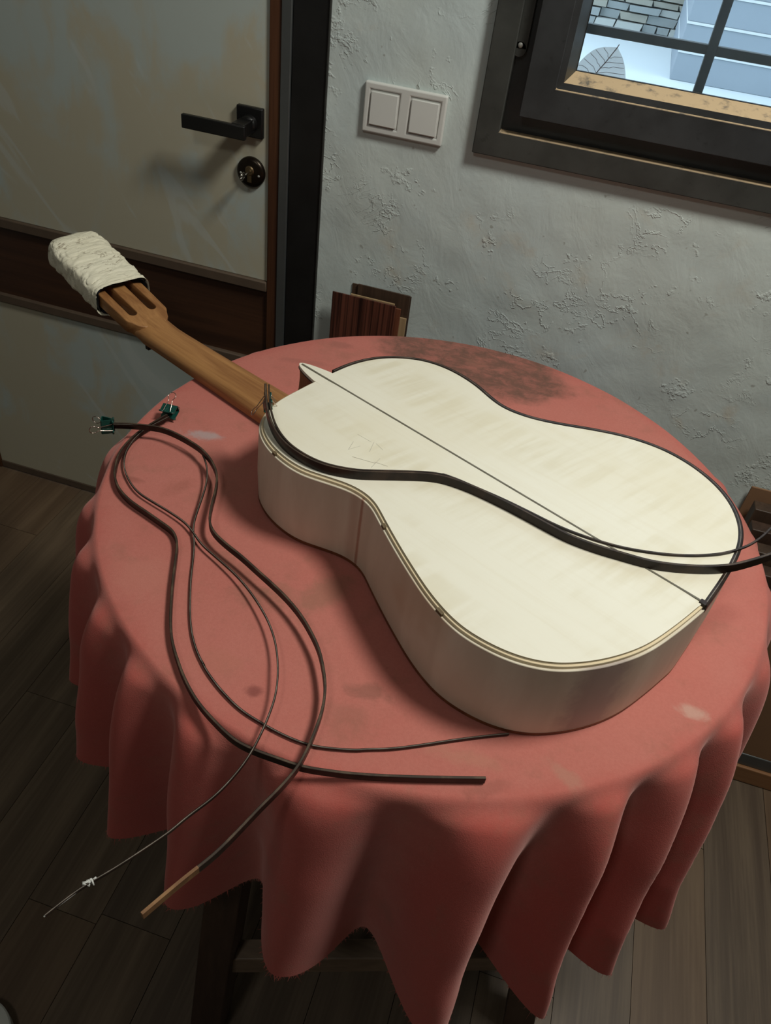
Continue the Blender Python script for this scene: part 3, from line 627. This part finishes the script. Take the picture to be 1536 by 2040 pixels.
PEAKS = [-170, -156, -144, -132.5, -121, -108.5, -91, -71.5, -57.5, -45, -34, -19, -3, 14, 30, 46, 62, 78, 94, 110, 128, 146, 166, 190]
PAMP = {-34: 1.1, -19: 0.85, -3: 0.9, 14: 0.8}
def wfun(th):
    d_ = math.degrees(th)
    while d_ < PEAKS[0]: d_ += 360
    while d_ >= PEAKS[-1]: d_ -= 360
    for a, b2 in zip(PEAKS, PEAKS[1:]):
        if a <= d_ < b2:
            t = (d_ - a) / (b2 - a)
            return (0.5 + 0.5 * math.cos(2 * PI * t)) * PAMP.get(a if t < 0.5 else b2, 1.0)
    return 0.5
def hem_len(th):
    d_ = (math.degrees(th) + 360) % 360 - 360   # -360..0
    if d_ < -180: d_ += 360
    pts = [(-180, 0.24), (-140, 0.235), (-122, 0.265), (-105, 0.285), (-90, 0.285), (-72, 0.325), (-58, 0.325), (-46, 0.332), (-34, 0.338), (-10, 0.29), (60, 0.25), (180, 0.24)]
    for (a, x), (b2, y) in zip(pts, pts[1:]):
        if a <= d_ <= b2: return x + (y - x) * (d_ - a) / (b2 - a)
    return 0.27
def prof(pe, tau, s_, steps=60):
    r = 0.0; z = 0.0; n = max(1, int(steps * s_ / 0.3)); ds = s_ / n
    for i in range(n):
        ph = pe * (1 - math.exp(-((i + 0.5) * ds) / tau)); r += math.cos(ph) * ds; z -= math.sin(ph) * ds
    return r, z
NTH, NS = 960, 46
ridge = [prof(math.radians(79.5), 0.027, 0.40 * i / 200) for i in range(201)]
vall = [prof(math.radians(93), 0.0070, 0.40 * i / 200) for i in range(201)]
def drape(th, s_):
    f = s_ / 0.40 * 200; i = min(int(f), 199); f -= i
    R1 = [ridge[i][k] * (1 - f) + ridge[i + 1][k] * f for k in (0, 1)]; V1 = [vall[i][k] * (1 - f) + vall[i + 1][k] * f for k in (0, 1)]
    wob = 0.010 * noise.noise(Vector((math.cos(th) * 2.2, math.sin(th) * 2.2, s_ * 5)))
    lean = 0.075 * max(0.0, 1 - s_ / 0.26) * max(0.0, min(1.0, (math.degrees(th) + 80) / 20)) * max(0.0, min(1.0, (20 - math.degrees(th)) / 30))
    wv_ = wfun(th - lean + wob + 0.05 * noise.noise(Vector((math.cos(th) * 3, math.sin(th) * 3, 7))))
    wv_ = wv_ ** 0.95
    grow = min(1.0, s_ / 0.03); grow = grow * grow * (3 - 2 * grow)
    k = wv_ * (0.15 + 0.85 * grow) if s_ < 0.03 else wv_
    amp = 0.85 + 0.25 * noise.noise(Vector((math.cos(th) * 1.7, math.sin(th) * 1.7, 3)))
    k *= amp
    r = V1[0] + (R1[0] - V1[0]) * k; z_ = V1[1] + (R1[1] - V1[1]) * k
    r += 0.003 * noise.noise(Vector((math.cos(th) * 9, math.sin(th) * 9, s_ * 14)))* min(1, s_ / 0.04)
    return (CX + (RR - 0.006 + r) * math.cos(th), CY + (RR - 0.006 + r) * math.sin(th), ZT + z_)
v = []; f = []
NR = 26
for i in range(NR):   # flat top
    rr2 = (RR - 0.006) * (i + 0.02) / (NR - 1 + 0.02)
    for j in range(NTH):
        th = 2 * PI * j / NTH - PI
        x, y = CX + rr2 * math.cos(th), CY + rr2 * math.sin(th)
        v.append((x, y, ZT + (0.0006 * noise.noise(Vector((x * 9, y * 9, 0))) if i < NR - 1 else 0)))
for i in range(1, NS + 1):
    for j in range(NTH):
        th = 2 * PI * j / NTH - PI
        L = hem_len(th) + 0.004 * noise.noise(Vector((math.cos(th) * 14, math.sin(th) * 14, 1)))
        v.append(drape(th, L * (i / NS) ** 1.3))
for i in range(NR + NS - 1):
    for j in range(NTH):
        a = i * NTH + j; b2 = i * NTH + (j + 1) % NTH; f.append((a, a + NTH, b2 + NTH, b2))
f.append(tuple(reversed(range(NTH))))
cl = mesh('tablecloth', v, f, M['cloth'], None, True)
tag(cl, 'stained faded red tablecloth with frayed hem draped over the round table', 'tablecloth')
fb = MB(); rf = random.Random(9)
for q in range(4800):
    j = rf.randrange(NTH); p = Vector(v[(NR + NS - 1) * NTH + j]); up = p - Vector(v[(NR + NS - 3) * NTH + j]); up.normalize()
    tang = Vector((-math.sin(2 * PI * j / NTH - PI), math.cos(2 * PI * j / NTH - PI), 0))
    L = rf.uniform(0.003, 0.009) * (1.8 if rf.random() < 0.08 else 1)
    dd = (up + tang * rf.uniform(-0.6, 0.6) + Vector((rf.uniform(-.3, .3), rf.uniform(-.3, .3), 0))).normalized()
    p = p - up * 0.001
    wd = tang * 0.00022
    k = len(fb.v); fb.v += [tuple(p - wd), tuple(p + wd), tuple(p + dd * L * .6 + wd * .8), tuple(p + dd * L + tang * rf.uniform(-.001, .001)), tuple(p + dd * L * .6 - wd * .8)]
    fb.f.append((k, k + 1, k + 2, k + 3, k + 4))
fr_ = fb.build('hem_fringe', M['cloth'], cl); fr_['kind'] = 'stuff'

# ================================================================== GUITAR
gt = thing('classical_guitar', 'unfinished pale maple classical guitar lying face down on the red tablecloth', 'guitar', (0, 0, ZT))
def G(o): o.location = (0, 0, -ZT); return o
A = Vector((-0.2451, 0.7535, 0)); U = Vector((0.90786, -0.41927, 0)); Wd = Vector((0.41927, 0.90786, 0))
far = [Vector((x, y, 0)) for x, y, z in FAR]; nr = [Vector((x, y, 0)) for x, y, z in NEAR + NEAR2]
oF = smooth_pts(spline(far, 220), 12); oN = smooth_pts(spline(nr, 260), 12)
tail = (oF[-1] + oN[0]) * 0.5; oF[-1] = tail; oN = oN[1:]
head_ = (oN[-1] + oF[0]) * 0.5; oF[0] = head_; oN = oN[:-1]
out = smooth_pts(oF + oN, 3, True); NO = len(out); NFAR = len(oF)
nrm_ = []
for i in range(NO):
    t = (out[(i + 2) % NO] - out[i - 2]).normalized(); nrm_.append(Vector((t.y, -t.x, 0)))
cen = sum(out, Vector()) / NO
if (out[30] + nrm_[30] * 0.01 - cen).length > (out[30] - cen).length: nrm_ = [-n for n in nrm_]
nrm_ = [n.normalized() for n in smooth_pts(nrm_, 4, True)]
ZB = 0.858
def rings(name, prof_, m, idx=None, smooth=True, closed_prof=False):
    ids = list(range(NO)) if idx is None else idx; v = []; f = []; n = len(ids); K = len(prof_)
    for off, z in prof_:
        for i in ids:
            p = out[i % NO] + nrm_[i % NO] * off; v.append((p.x, p.y, z))
    for k in range(K if closed_prof else K - 1):
        k2 = (k + 1) % K
        for j in range(n if idx is None else n - 1):
            a, b2 = k * n + j, k * n + (j + 1) % n; c, d2 = k2 * n + j, k2 * n + (j + 1) % n
            f.append((a, b2, d2, c))
    if idx is not None and closed_prof: f.append(tuple(k * n for k in range(K))); f.append(tuple(k * n + n - 1 for k in reversed(range(K))))
    o = mesh(name, v, f, m, gt, smooth)
    if smooth: o.data.set_sharp_from_angle(angle=0.6)
    return G(o)
rings('ribs', [(0.02, 0.7640), (0.0, 0.7645), (-0.0012, 0.80), (0, 0.8525), (0.0004, 0.8530), (0.0026, 0.8530)], M['maple_side'])
rings('channel_ledge', [(0.0025, 0.850), (0.0025, 0.8556), (0.0028, 0.8560), (0.0048, 0.8560)], M['ledge'])
# back plate with a soft dome
pv = []; pf = []
steps = [0.0048, 0.0049, 0.012, 0.03, 0.06]
for si, off in enumerate(steps):
    for i in range(NO):
        p = out[i] + nrm_[i] * (off if si < 3 else 0.012)
        if si >= 3: p = p.lerp(Vector((0, 0, 0)) + A + U * max(0.03, min(0.45, (p - A).dot(U))), (0.35, 0.75)[si - 3])
        z = (0.8553, ZB, ZB + 0.0001, ZB + 0.0004, ZB + 0.0006)[si]
        pv.append((p.x, p.y, z))
    if si:
        for i in range(NO): a, b2 = (si - 1) * NO + i, (si - 1) * NO + (i + 1) % NO; pf.append((a, b2, b2 + NO, a + NO))
pf.append(tuple((len(steps) - 1) * NO + i for i in range(NO)))
bp = G(mesh('back_plate', pv[:], pf, M['maple'], gt, False))
rings('top_plate', [(0.0048, 0.7605), (-0.0003, 0.7608), (-0.0003, 0.7645), (0.003, 0.7648)], M['heel'])
fi = list(range(3, NFAR))
bd = rings('binding', [(-0.0004, 0.8495), (-0.0004, 0.8582), (0.0010, 0.8590), (0.0022, 0.8590), (0.0022, 0.8495)], M['ebony'], fi, True, True); bd['label'] = 'dark rosewood binding already fitted on the far side'
rings('binding_line', [(0.0022, 0.854), (0.0022, 0.8589), (0.0028, 0.8589), (0.0028, 0.854)], M['veneer'], fi, True, True)
rings('binding_inner', [(0.0028, 0.854), (0.0028, 0.8588), (0.0046, 0.8588), (0.0046, 0.854)], M['ebony'], fi, True, True)
# fine dark line inside the near edge of the plate
ni = list(range(NFAR + 1, NO - 4))
rings('edge_line', [(0.0048, 0.8570), (0.0048, 0.8583), (0.0051, 0.8582), (0.0051, 0.8570)], M['soft_line'], ni, False, True)
# joint marks in the channel
def near_idx(x, y): return min(ni, key=lambda i: (out[i] - Vector((x, y, 0))).length)
for (x, y), ln in (((-0.2420, 0.5960), 0.005), ((-0.1063, 0.5350), 0.006), ((-0.031, 0.4515), 0.008)):
    i = near_idx(x, y); p = out[i]; n = nrm_[i]; ang = math.atan2(n.y, n.x)
    G(MB().box(0.0003, 0.0036, -ln / 2, ln / 2, 0.8520, 0.8561, Matrix.Translation(p) @ Matrix.Rotation(ang, 4, 'Z')).build('joint_mark', M['ledge_dark'], gt))
# centre strip, on over the heel cap
def gm(u, v_, z): p = A + U * u + Wd * v_; return Vector((p.x, p.y, z))
cs = MB()
def bar(mb, u0, u1, w_, z0, z1, w1=None):
    w1 = w1 or w_; q = [gm(u0, -w_, z0), gm(u1, -w1, z0), gm(u1, w1, z0), gm(u0, w_, z0), gm(u0, -w_, z1), gm(u1, -w1, z1), gm(u1, w1, z1), gm(u0, w_, z1)]
    mb.add(q, [(3, 2, 1, 0), (4, 5, 6, 7), (0, 1, 5, 4), (1, 2, 6, 5), (2, 3, 7, 6), (3, 0, 4, 7)])
bar(cs, -0.034, 0.4830, 0.0011, ZB - 0.002, ZB + 0.0010)
o = G(cs.build('centre_strip', M['line'], gt)); o['label'] = 'thin grey-green inlaid line down the centre'
cl_ = MB(); bar(cl_, -0.033, 0.4825, 0.00035, ZB, ZB + 0.00115)
G(cl_.build('centre_strip_core', M['veneer'], gt))
bk = MB(); bar(bk, 0.4795, 0.4860, 0.0030, 0.8495, ZB + 0.0012)
G(bk.build('binding_end', M['ebony'], gt, bev=0.0004))
# pencil marks
pc = MB()
for a, b2 in (((0.106, -0.053), (0.125, -0.052)), ((0.112, -0.066), (0.118, -0.080)), ((0.118, -0.080), (0.122, -0.066)), ((0.127, -0.05), (0.135, -0.066)), ((0.129, -0.086), (0.152, -0.076)), ((0.150, -0.066), (0.154, -0.084)), ((0.150, -0.075), (0.164, -0.070)), ((0.13, -0.05), (0.142, -0.053))):
    pc.tube([gm(a[0], a[1], ZB + 0.0005), gm(b2[0], b2[1], ZB + 0.0005)], 0.00022, 4)
G(pc.build('pencil_marks', M['pencil'], gt))
# heel: a tongue that flares down into the neck
def tongue(Ln, hw, z, n=20, back=0.014):
    pts = []
    for i in range(n + 1):
        t = i / n * 2 - 1          # -1..1 across
        a = t * PI / 2
        u = -Ln * (math.cos(a) ** 0.8) ; v_ = hw * (math.sin(a)) * (1 - 0.0 * abs(t))
        # pointed tip
        u = -Ln * (1 - abs(t) ** 1.55)
        v_ = hw * (1 if t > 0 else -1) * (abs(t) ** 0.85)
        pts.append(gm(u, v_, z))
    pts.append(gm(back, hw, z)); pts.append(gm(back, -hw, z))
    return pts
secs = [(0.037, 0.0135, 0.8575), (0.0365, 0.0135, 0.8545), (0.036, 0.0130, 0.840), (0.037, 0.0135, 0.825), (0.042, 0.0165, 0.808), (0.054, 0.022, 0.795), (0.075, 0.028, 0.786), (0.10, 0.030, 0.780)]
hv = []; hf = []
for Ln, hw, z in secs[1:]: hv += tongue(Ln, hw, z)
n = 23
for k in range(len(secs) - 2):
    for j in range(n): hf.append((k * n + j, k * n + (j + 1) % n, (k + 1) * n + (j + 1) % n, (k + 1) * n + j))
hf.append(tuple(range(n)))
hl = G(mesh('heel', hv, hf, M['heel'], gt, True)); hl.data.set_sharp_from_angle(angle=0.7)
cv = tongue(0.0378, 0.0142, 0.8540) + tongue(0.0378, 0.0142, 0.8582)
o = mesh('heel_cap', cv, [tuple(reversed(range(n))), tuple(range(n, 2 * n))] + [(j, (j + 1) % n, n + (j + 1) % n, n + j) for j in range(n)], M['maple'], hl)
o['label'] = 'pale pointed heel cap'
cv = tongue(0.0386, 0.0148, 0.8532, back=0.004) + tongue(0.0386, 0.0148, 0.8545, back=0.004)
mesh('heel_cap_line', cv, [tuple(reversed(range(n))), tuple(range(n, 2 * n))] + [(j, (j + 1) % n, n + (j + 1) % n, n + j) for j in range(n)], M['ebony'], hl)
# neck: rounded back, flat underside
NUT = -0.322
HEAD_A = math.radians(14)
def nsec(u, hw, zb, h, n=18):
    pts = []
    for i in range(n + 1):
        a = PI * i / n
        pts.append(gm(u, hw * math.cos(a) * (abs(math.cos(a)) ** -0.15 if abs(math.cos(a)) > 1e-3 else 1), zb + 0.004 + (h - 0.004) * (math.sin(a) ** 0.8)))
    pts.append(gm(u, -hw * 0.99, zb)); pts.append(gm(u, hw * 0.99, zb))
    return pts
nv = []; nf = []; st = [(0.004, 0.0315, 0.7635, 0.0255), (-0.06, 0.0305, 0.7635, 0.0245), (-0.14, 0.0292, 0.7635, 0.0228), (-0.22, 0.0278, 0.7635, 0.0215), (-0.29, 0.0266, 0.7635, 0.0208), (-0.308, 0.0264, 0.7636, 0.0215), (NUT, 0.0266, 0.7640, 0.0235), (NUT - 0.008, 0.0262, 0.7662, 0.0225), (NUT - 0.018, 0.0272, 0.7692, 0.0200), (NUT - 0.026, 0.0295, 0.7720, 0.0180)]
for s_ in st: nv += nsec(*s_)
n = 21
for k in range(len(st) - 1):
    for j in range(n): nf.append((k * n + j, (k + 1) * n + j, (k + 1) * n + (j + 1) % n, k * n + (j + 1) % n))
nf.append(tuple(range(n))); nf.append(tuple(reversed(range((len(st) - 1) * n, len(st) * n))))
nk = G(mesh('neck', nv, nf, M['neck'], gt, True)); nk.data.set_sharp_from_angle(angle=0.9)
# headstock: outline with two long slots, extruded
def slab(name, outline, holes, thick, m, mat, parent, bev=0.0):
    cu = bpy.data.curves.new(name, 'CURVE'); cu.dimensions = '2D'; cu.fill_mode = 'BOTH'; cu.extrude = thick / 2 - bev; cu.bevel_depth = bev; cu.bevel_resolution = 1
    for pl_ in [outline] + holes:
        sp = cu.splines.new('POLY'); sp.points.add(len(pl_) - 1); sp.use_cyclic_u = True
        for p_, q in zip(sp.points, pl_): p_.co = (q[0], q[1], 0, 1)
    co = bpy.data.objects.new('tmp', cu); C.objects.link(co)
    me = bpy.data.meshes.new_from_object(co.evaluated_get(bpy.context.evaluated_depsgraph_get()))
    bpy.data.objects.remove(co); me.transform(mat); me.materials.clear(); me.materials.append(m); me.name = name
    o = bpy.data.objects.new(name, me); C.objects.link(o); o.parent = parent
    return o
hx = Vector((-U.x * math.cos(HEAD_A), -U.y * math.cos(HEAD_A), math.sin(HEAD_A)))
hyv = Vector((Wd.x, Wd.y, 0)); hz = hx.cross(hyv); hz = -hz if hz.z < 0 else hz
hy2 = hz.cross(hx)
HO = gm(NUT - 0.004, 0, 0.7765)
HM = Matrix(((hx.x, hy2.x, hz.x, HO.x), (hx.y, hy2.y, hz.y, HO.y), (hx.z, hy2.z, hz.z, HO.z), (0, 0, 0, 1)))
ol = [(0.002, -0.0170), (0.008, -0.0235), (0.017, -0.0280), (0.022, -0.0315), (0.025, -0.0325), (0.10, -0.0340), (0.19, -0.0355), (0.196, -0.030), (0.196, 0.030), (0.19, 0.0355), (0.10, 0.0340), (0.025, 0.0325), (0.022, 0.0315), (0.017, 0.0280), (0.008, 0.0235), (0.002, 0.0170)]
def slot(y0, y1, x0, x1):
    r = (y1 - y0) / 2; c = (y0 + y1) / 2
    return [(x0 + r - r * math.cos(a), c + r * math.sin(a)) for a in [PI / 2 - PI * i / 10 for i in range(11)]][::1] + [(x1, y0), (x1, y1)]
def slot(y0, y1, x0, x1):
    r = (y1 - y0) / 2; c = (y0 + y1) / 2
    pts = [(x0 + r - r * math.sin(PI * i / 10), c + r * math.cos(PI * i / 10)) for i in range(11)]
    return pts + [(x1, y0), (x1, y1)]
hd = G(slab('headstock', ol, [slot(0.0085, 0.0235, 0.028, 0.165), slot(-0.0235, -0.0085, 0.028, 0.165)], 0.019, M['neck'], HM, gt, 0.0012))
# fingerboard stub end seen under the neck at the nut
G(MB().box(-0.001, 0.006, -0.026, 0.026, -0.006, 0.0, Matrix.Translation(gm(NUT + 0.004, 0, 0.7635)) @ Matrix.Rotation(GA, 4, 'Z')).build('nut_end', M['ebony'], gt, bev=0.0005))

# tape wrapped round the head
tw = thing('tape_wrap', 'crumpled cream masking tape wrapped thickly around the guitar headstock', 'tape', (0, 0, ZT))
def wrap_pt(x, a, infl):
    hw, ht = 0.0425 * infl, 0.0220 * infl
    if x > 0.19: q = min(1, (x - 0.19) / 0.028); e = math.sqrt(max(0, 1 - q * q)); hw *= 0.25 + 0.75 * e; ht *= 0.15 + 0.85 * e
    ca, sa = math.cos(a), math.sin(a)
    return (hw * math.copysign(abs(ca) ** 0.38, ca), ht * math.copysign(abs(sa) ** 0.5, sa))
v = []; f = []; NX, NAg = 110, 96
X0w, X1w = 0.077, 0.218
for i in range(NX + 1):
    x = X0w + (X1w - X0w) * i / NX
    for j in range(NAg):
        a = 2 * PI * j / NAg
        y, z = wrap_pt(x, a, 1.0)
        xx = x + 0.006 * math.sin(a * 1.0 + 0.5) * (1 - i / NX)
        band = ((xx + 0.004 * math.sin(a)) / 0.023) % 1.0
        d_ = 0.0012 * band + 0.0022 * noise.noise(Vector((xx * 45, y * 55, z * 55))) + 0.0012 * noise.noise(Vector((xx * 130, y * 90, z * 110)))
        crease = abs(noise.noise(Vector((xx * 70 + 5, y * 30, z * 50)))); d_ -= 0.0016 * max(0, 1 - crease * 9)
        L = math.hypot(y, z) or 1
        p = HM @ Vector((xx, y + d_ * y / L, z + d_ * z / L + 0.001))
        v.append(tuple(p))
for i in range(NX):
    for j in range(NAg):
        a, b2 = i * NAg + j, i * NAg + (j + 1) % NAg; f.append((a, b2, b2 + NAg, a + NAg))
f.append(tuple(NX * NAg + j for j in range(NAg)))
o = mesh('tape_sleeve', v, f, M['tape'], tw, True); o.location = (0, 0, -ZT); o.data.set_sharp_from_angle(angle=0.9)
v = []; f = []
for i in range(13):
    x = X0w + 0.0015 + 0.11 * i / 12
    for j in range(NAg):
        a = 2 * PI * j / NAg; y, z = wrap_pt(x, a, 0.91)
        xx = x + 0.006 * math.sin(a + 0.5) * (1 - i / 12)
        v.append(tuple(HM @ Vector((xx, y, z + 0.001))))
for i in range(12):
    for j in range(NAg):
        a, b2 = i * NAg + j, i * NAg + (j + 1) % NAg; f.append((a, a + NAg, b2 + NAg, b2))
f.append(tuple(reversed([12 * NAg + j for j in range(NAg)])))
o = mesh('dark_lining', v, f, M['foam'], tw, True); o.location = (0, 0, -ZT)

# ================================================================== LOOSE STRIPS AND CLIPS
def strip(name, label, cat, pts, h, t, m, edge, n=220, group=None, end=None, band=0.34):
    """a bent strip standing on edge: dark sides, a paler line along the middle of its top edge"""
    P = smooth_pts(spline(pts, n), 5)
    v = []; f = []; fm = []
    for i, p in enumerate(P):
        tg = (P[min(i + 1, n - 1)] - P[max(i - 1, 0)]).normalized(); s_ = Vector((-tg.y, tg.x, 0)).normalized(); up = Vector((0, 0, 1))
        hh = h / 2; tt = t / 2
        for a, b2 in ((-1, -1), (1, -1), (1, 1), (band, 1), (-band, 1), (-1, 1)): v.append(tuple(p + s_ * (a * tt) + up * (b2 * hh)))
    for i in range(n - 1):
        for j in range(6):
            a, b2 = i * 6 + j, i * 6 + (j + 1) % 6; f.append((a, b2, b2 + 6, a + 6))
            fm.append(2 if (end and i > n * end) else (1 if j == 3 else 0))
    f.append((5, 4, 3, 2, 1, 0)); fm.append(0); k = (n - 1) * 6; f.append((k, k + 1, k + 2, k + 3, k + 4, k + 5)); fm.append(2 if end else 0)
    o = mesh(name, v, f, M[m], None, False, [M[m], M[edge], M['raw_end']], fm)
    return tag(o, label, cat, group)
strip('binding_strip', 'dark binding strip ending in a raw tan tip hanging past the table front', 'wood strip', P_THICK, 0.0075, 0.0024, 'ebony', 'ebony_edge', end=0.93, band=0.7)
strip('binding_strip', 'dark binding strip whose square end rests at the front rim of the tablecloth', 'wood strip', Q_THICK, 0.0075, 0.0024, 'ebony', 'ebony_edge', band=0.7)
strip('binding_strip', 'wide dark binding strip curving over the pale guitar back, clipped at the neck', 'wood strip', G_THICK, 0.0100, 0.0026, 'ebony', 'ebony_edge', band=0.5)
strip('purfling_strip', 'thin dark purfling strip whose end slips under the lower bout of the guitar', 'wood strip', P_THIN, 0.0022, 0.0018, 'ebony', 'veneer')
q = strip('purfling_strip', 'thin dark purfling strip reaching over the floor with a pale splintered tip', 'wood strip', Q_THIN, 0.0022, 0.0017, 'ebony', 'veneer')
strip('purfling_strip', 'thin dark purfling strip bowed across the centre line of the guitar back', 'wood strip', G_THIN, 0.0022, 0.0019, 'ebony', 'ebony_edge')
spb = MB(); e0 = Vector(Q_THIN[-1]); dv = (Vector(Q_THIN[-1]) - Vector(Q_THIN[-2])).normalized()
rp = random.Random(2)
for i in range(9):
    c = e0 - dv * (0.032 + rp.uniform(-0.003, 0.003)) + Vector((rp.uniform(-.002, .002), rp.uniform(-.002, .002), 0.0006)); a = Vector((rp.uniform(-1, 1), rp.uniform(-1, 1), rp.uniform(-.2, 1))).normalized() * 0.002
    spb.tube([c - a, c + a], [0.0005, 0.0008], 5)
spb.tube([e0 - dv * 0.03, e0 + dv * 0.001], [0.0010, 0.0006], 6)
spb.build('splinters', M['splinter'], q, smooth=True)

def clip(label, loc, strip_dir, hinge, flip=0.0, gap=0.0014):
    """strip_dir: from the clip's spine to its mouth; hinge: along the spine."""
    X = Vector(strip_dir).normalized(); Z = Vector(hinge); Z = (Z - X * Z.dot(X)).normalized(); Y = Z.cross(X)
    t = thing('binder_clip', label, 'clip', loc, None)
    mt = Matrix((X, Y, Z)).transposed()
    W2 = 0.0095; D = 0.0125; Hs = 0.0052    # half width, depth, half spine height
    def P(x, y, z): return mt @ Vector((x, y, z))
    # folded sheet: profile from one lip round the spine to the other lip
    prof_ = [(0.0010, gap + 0.0014), (-0.0003, gap + 0.0007), (-0.0012, gap)]
    prof_ += [(-D * 0.5, gap + (Hs - gap) * 0.5), (-D + 0.001, Hs - 0.0003), (-D, Hs - 0.0012)]
    prof_ = prof_ + [(x, -y) for x, y in reversed(prof_)]
    th = 0.0005; v = []; f = []
    for sz in (-W2, W2):
        for x, y in prof_: v.append(P(x, y, sz))
    n = len(prof_)
    for i in range(n - 1): f.append((i, i + 1, n + i + 1, n + i))
    o = mesh('clip_body', v, f, M['green'], t); so = o.modifiers.new('s', 'SOLIDIFY'); so.thickness = th * 2; so.offset = 0
    for sg in (-1, 1):
        lp = MB(); lp.tube([P(0.0006, sg * (gap + 0.0018), -W2), P(0.0006, sg * (gap + 0.0018), -W2 * 0.45)], 0.0011, 8); lp.tube([P(0.0006, sg * (gap + 0.0018), W2 * 0.45), P(0.0006, sg * (gap + 0.0018), W2)], 0.0011, 8)
        lp.build('clip_lip', M['green'], o, smooth=True)
        a0 = math.radians(14 + flip) * sg
        def H(u, z):   # handle leaves the lip and runs back over the spine
            x = 0.0006 - u * math.cos(a0); y = sg * (gap + 0.0020) + u * math.sin(a0) * 1.0
            return P(x, y, z)
        pts = [H(0.0, 0.0046), H(0.0105, 0.0032), H(0.0165, 0.0022), H(0.0185, 0.0035), H(0.0215, 0.0048), H(0.0245, 0.0042), H(0.0262, 0.0022), H(0.0266, 0)]
        pts = pts + [H(0.0262, -0.0022), H(0.0245, -0.0042), H(0.0215, -0.0048), H(0.0185, -0.0035), H(0.0165, -0.0022), H(0.0105, -0.0032), H(0.0, -0.0046)]
        MB().tube(smooth_pts(spline(pts, 60), 2), 0.00048, 6).build('clip_handle', M['wire'], t, smooth=True)
    return t
def dir_at(P_): return (Vector(P_[2]) - Vector(P_[0])).normalized()
clip('green binder clip hanging just outside the left rim of the table', Vector(P_THICK[0]) + Vector((0.003, -0.001, 0.001)), dir_at(P_THICK), (0, 0, 1), 4)
clip('green binder clip resting on the red cloth below the guitar neck', Vector(Q_THICK[0]) + Vector((-0.001, 0.002, 0.0015)), (0.05, -1, -0.30), (1, 0.05, 0.0), 2, 0.0042)
clip('green binder clip at the guitar shoulder between neck and pale back', Vector(G_THICK[1]) + Vector((0.0, 0.006, -0.001)), (0, 0, 1), (Vector(G_THICK[2]) - Vector(G_THICK[0])), 20)

# ================================================================== THINGS BY THE WALL
def plate(label, x0, x1, ztop, yt, lean, m, th=0.003, zb=0.0008):
    """a thin wood plate standing on the floor and leaning back to the wall; yt is its front face at the top"""
    L = ztop / math.cos(lean)
    o = MB().box(x0, x1, -th, 0, 0, L).build('wood_plate', M[m], None, bev=0.0004)
    o.location = (0, yt + th - math.tan(lean) * ztop, zb); o.rotation_euler = (-lean, 0, 0)
    return tag(o, label, 'wood plate', 'wood plates leaning on the back wall')
S = 0.985
plate('dark striped rosewood plate, frontmost of the plates leaning on the wall', -0.4010, -0.2815, 0.7090, 1.2600, 0.020, 'striped')
plate('pale wood plate showing above the striped rosewood plate by the wall', -0.3680, -0.2850, 0.7105, 1.2645, 0.018, 'tan_plate')
plate('reddish wood plate poking out right of the striped rosewood plate', -0.330, -0.2735, 0.7010, 1.2690, 0.016, 'red_plate')
plate('narrow pale wood plate, rightmost of the leaning plates', -0.310, -0.2620, 0.6830, 1.2735, 0.014, 'tan_plate')
plate('wide walnut-brown plate standing tallest behind the pale one', -0.3595, -0.2615, 0.7255, 1.2780, 0.012, 'brown_plate')
plate('dark brown plate hard against the wall behind the other plates', -0.3715, -0.2600, 0.7225, 1.2825, 0.010, 'brown_plate', 0.0025)

# box of dark wood pieces in the right corner
bx = thing('cardboard_box', 'open brown cardboard box standing on the floor right of the table', 'box', (0.42, 1.035, 0))
BW, BD_, BH, tk = 0.46, 0.240, 0.40, 0.004
wl_ = MB(); wl_.box(0, BW, 0, tk, 0.085, BH); wl_.build('front_side', M['card'], bx)
MB().box(0, BW, BD_ - tk, BD_, 0.085, 0.522).build('back_side', M['card'], bx)
MB().box(0, tk, tk, BD_ - tk, 0.085, BH).build('end_side', M['card'], bx)
MB().box(BW - tk, BW, tk, BD_ - tk, 0.085, BH).build('end_side', M['card'], bx)
MB().box(0, BW, 0, BD_, 0.08, 0.085).build('box_bottom', M['card'], bx)
bs = thing('wooden_base', 'orange-brown wooden board with a dark rail under the cardboard box', 'base', (0.42, 1.035, 0))
MB().box(-0.01, BW + 0.01, -0.008, BD_ - 0.004, 0.0008, 0.046).build('base_board', M['box_base'], bs, bev=0.002)
MB().box(0.0, BW, -0.002, BD_ - 0.006, 0.046, 0.0795).build('base_rail', M['grey_metal'], bs, bev=0.002)
wn_ = ['nearest the front of the box', 'second from the front of the box', 'third from the front of the box', 'third from the wall in the box', 'second from the wall in the box', 'nearest the wall in the box']
for i in range(6):
    y0 = 1.047 + i * 0.0365
    o = MB().box(0, 0.44, 0, 0.028, 0, 0.33 + 0.018 * i).build('dark_board', M['brown_plate' if i % 2 else 'dark_wood'], None, bev=0.0015)
    o.location = (0.43, y0, 0.0855); tag(o, 'dark wood board ' + wn_[i], 'board', 'dark boards in the cardboard box')

# white roll at the bottom left of the picture
rl = thing('tape_roll', 'white roll lying on the floor at the lower left corner', 'tape roll', (-0.5110, 0.1860, 0.001))
MB().lathe([(0.036, 0.0), (0.056, 0.0), (0.058, 0.002), (0.058, 0.028), (0.056, 0.030), (0.036, 0.030), (0.036, 0.0)], 64).build('tape_layers', M['roll'], rl, smooth=False)
MB().lathe([(0.033, 0.0), (0.0355, 0.0), (0.0355, 0.0303), (0.033, 0.0303), (0.033, 0.0)], 64).build('roll_core', M['roll_core'], rl)
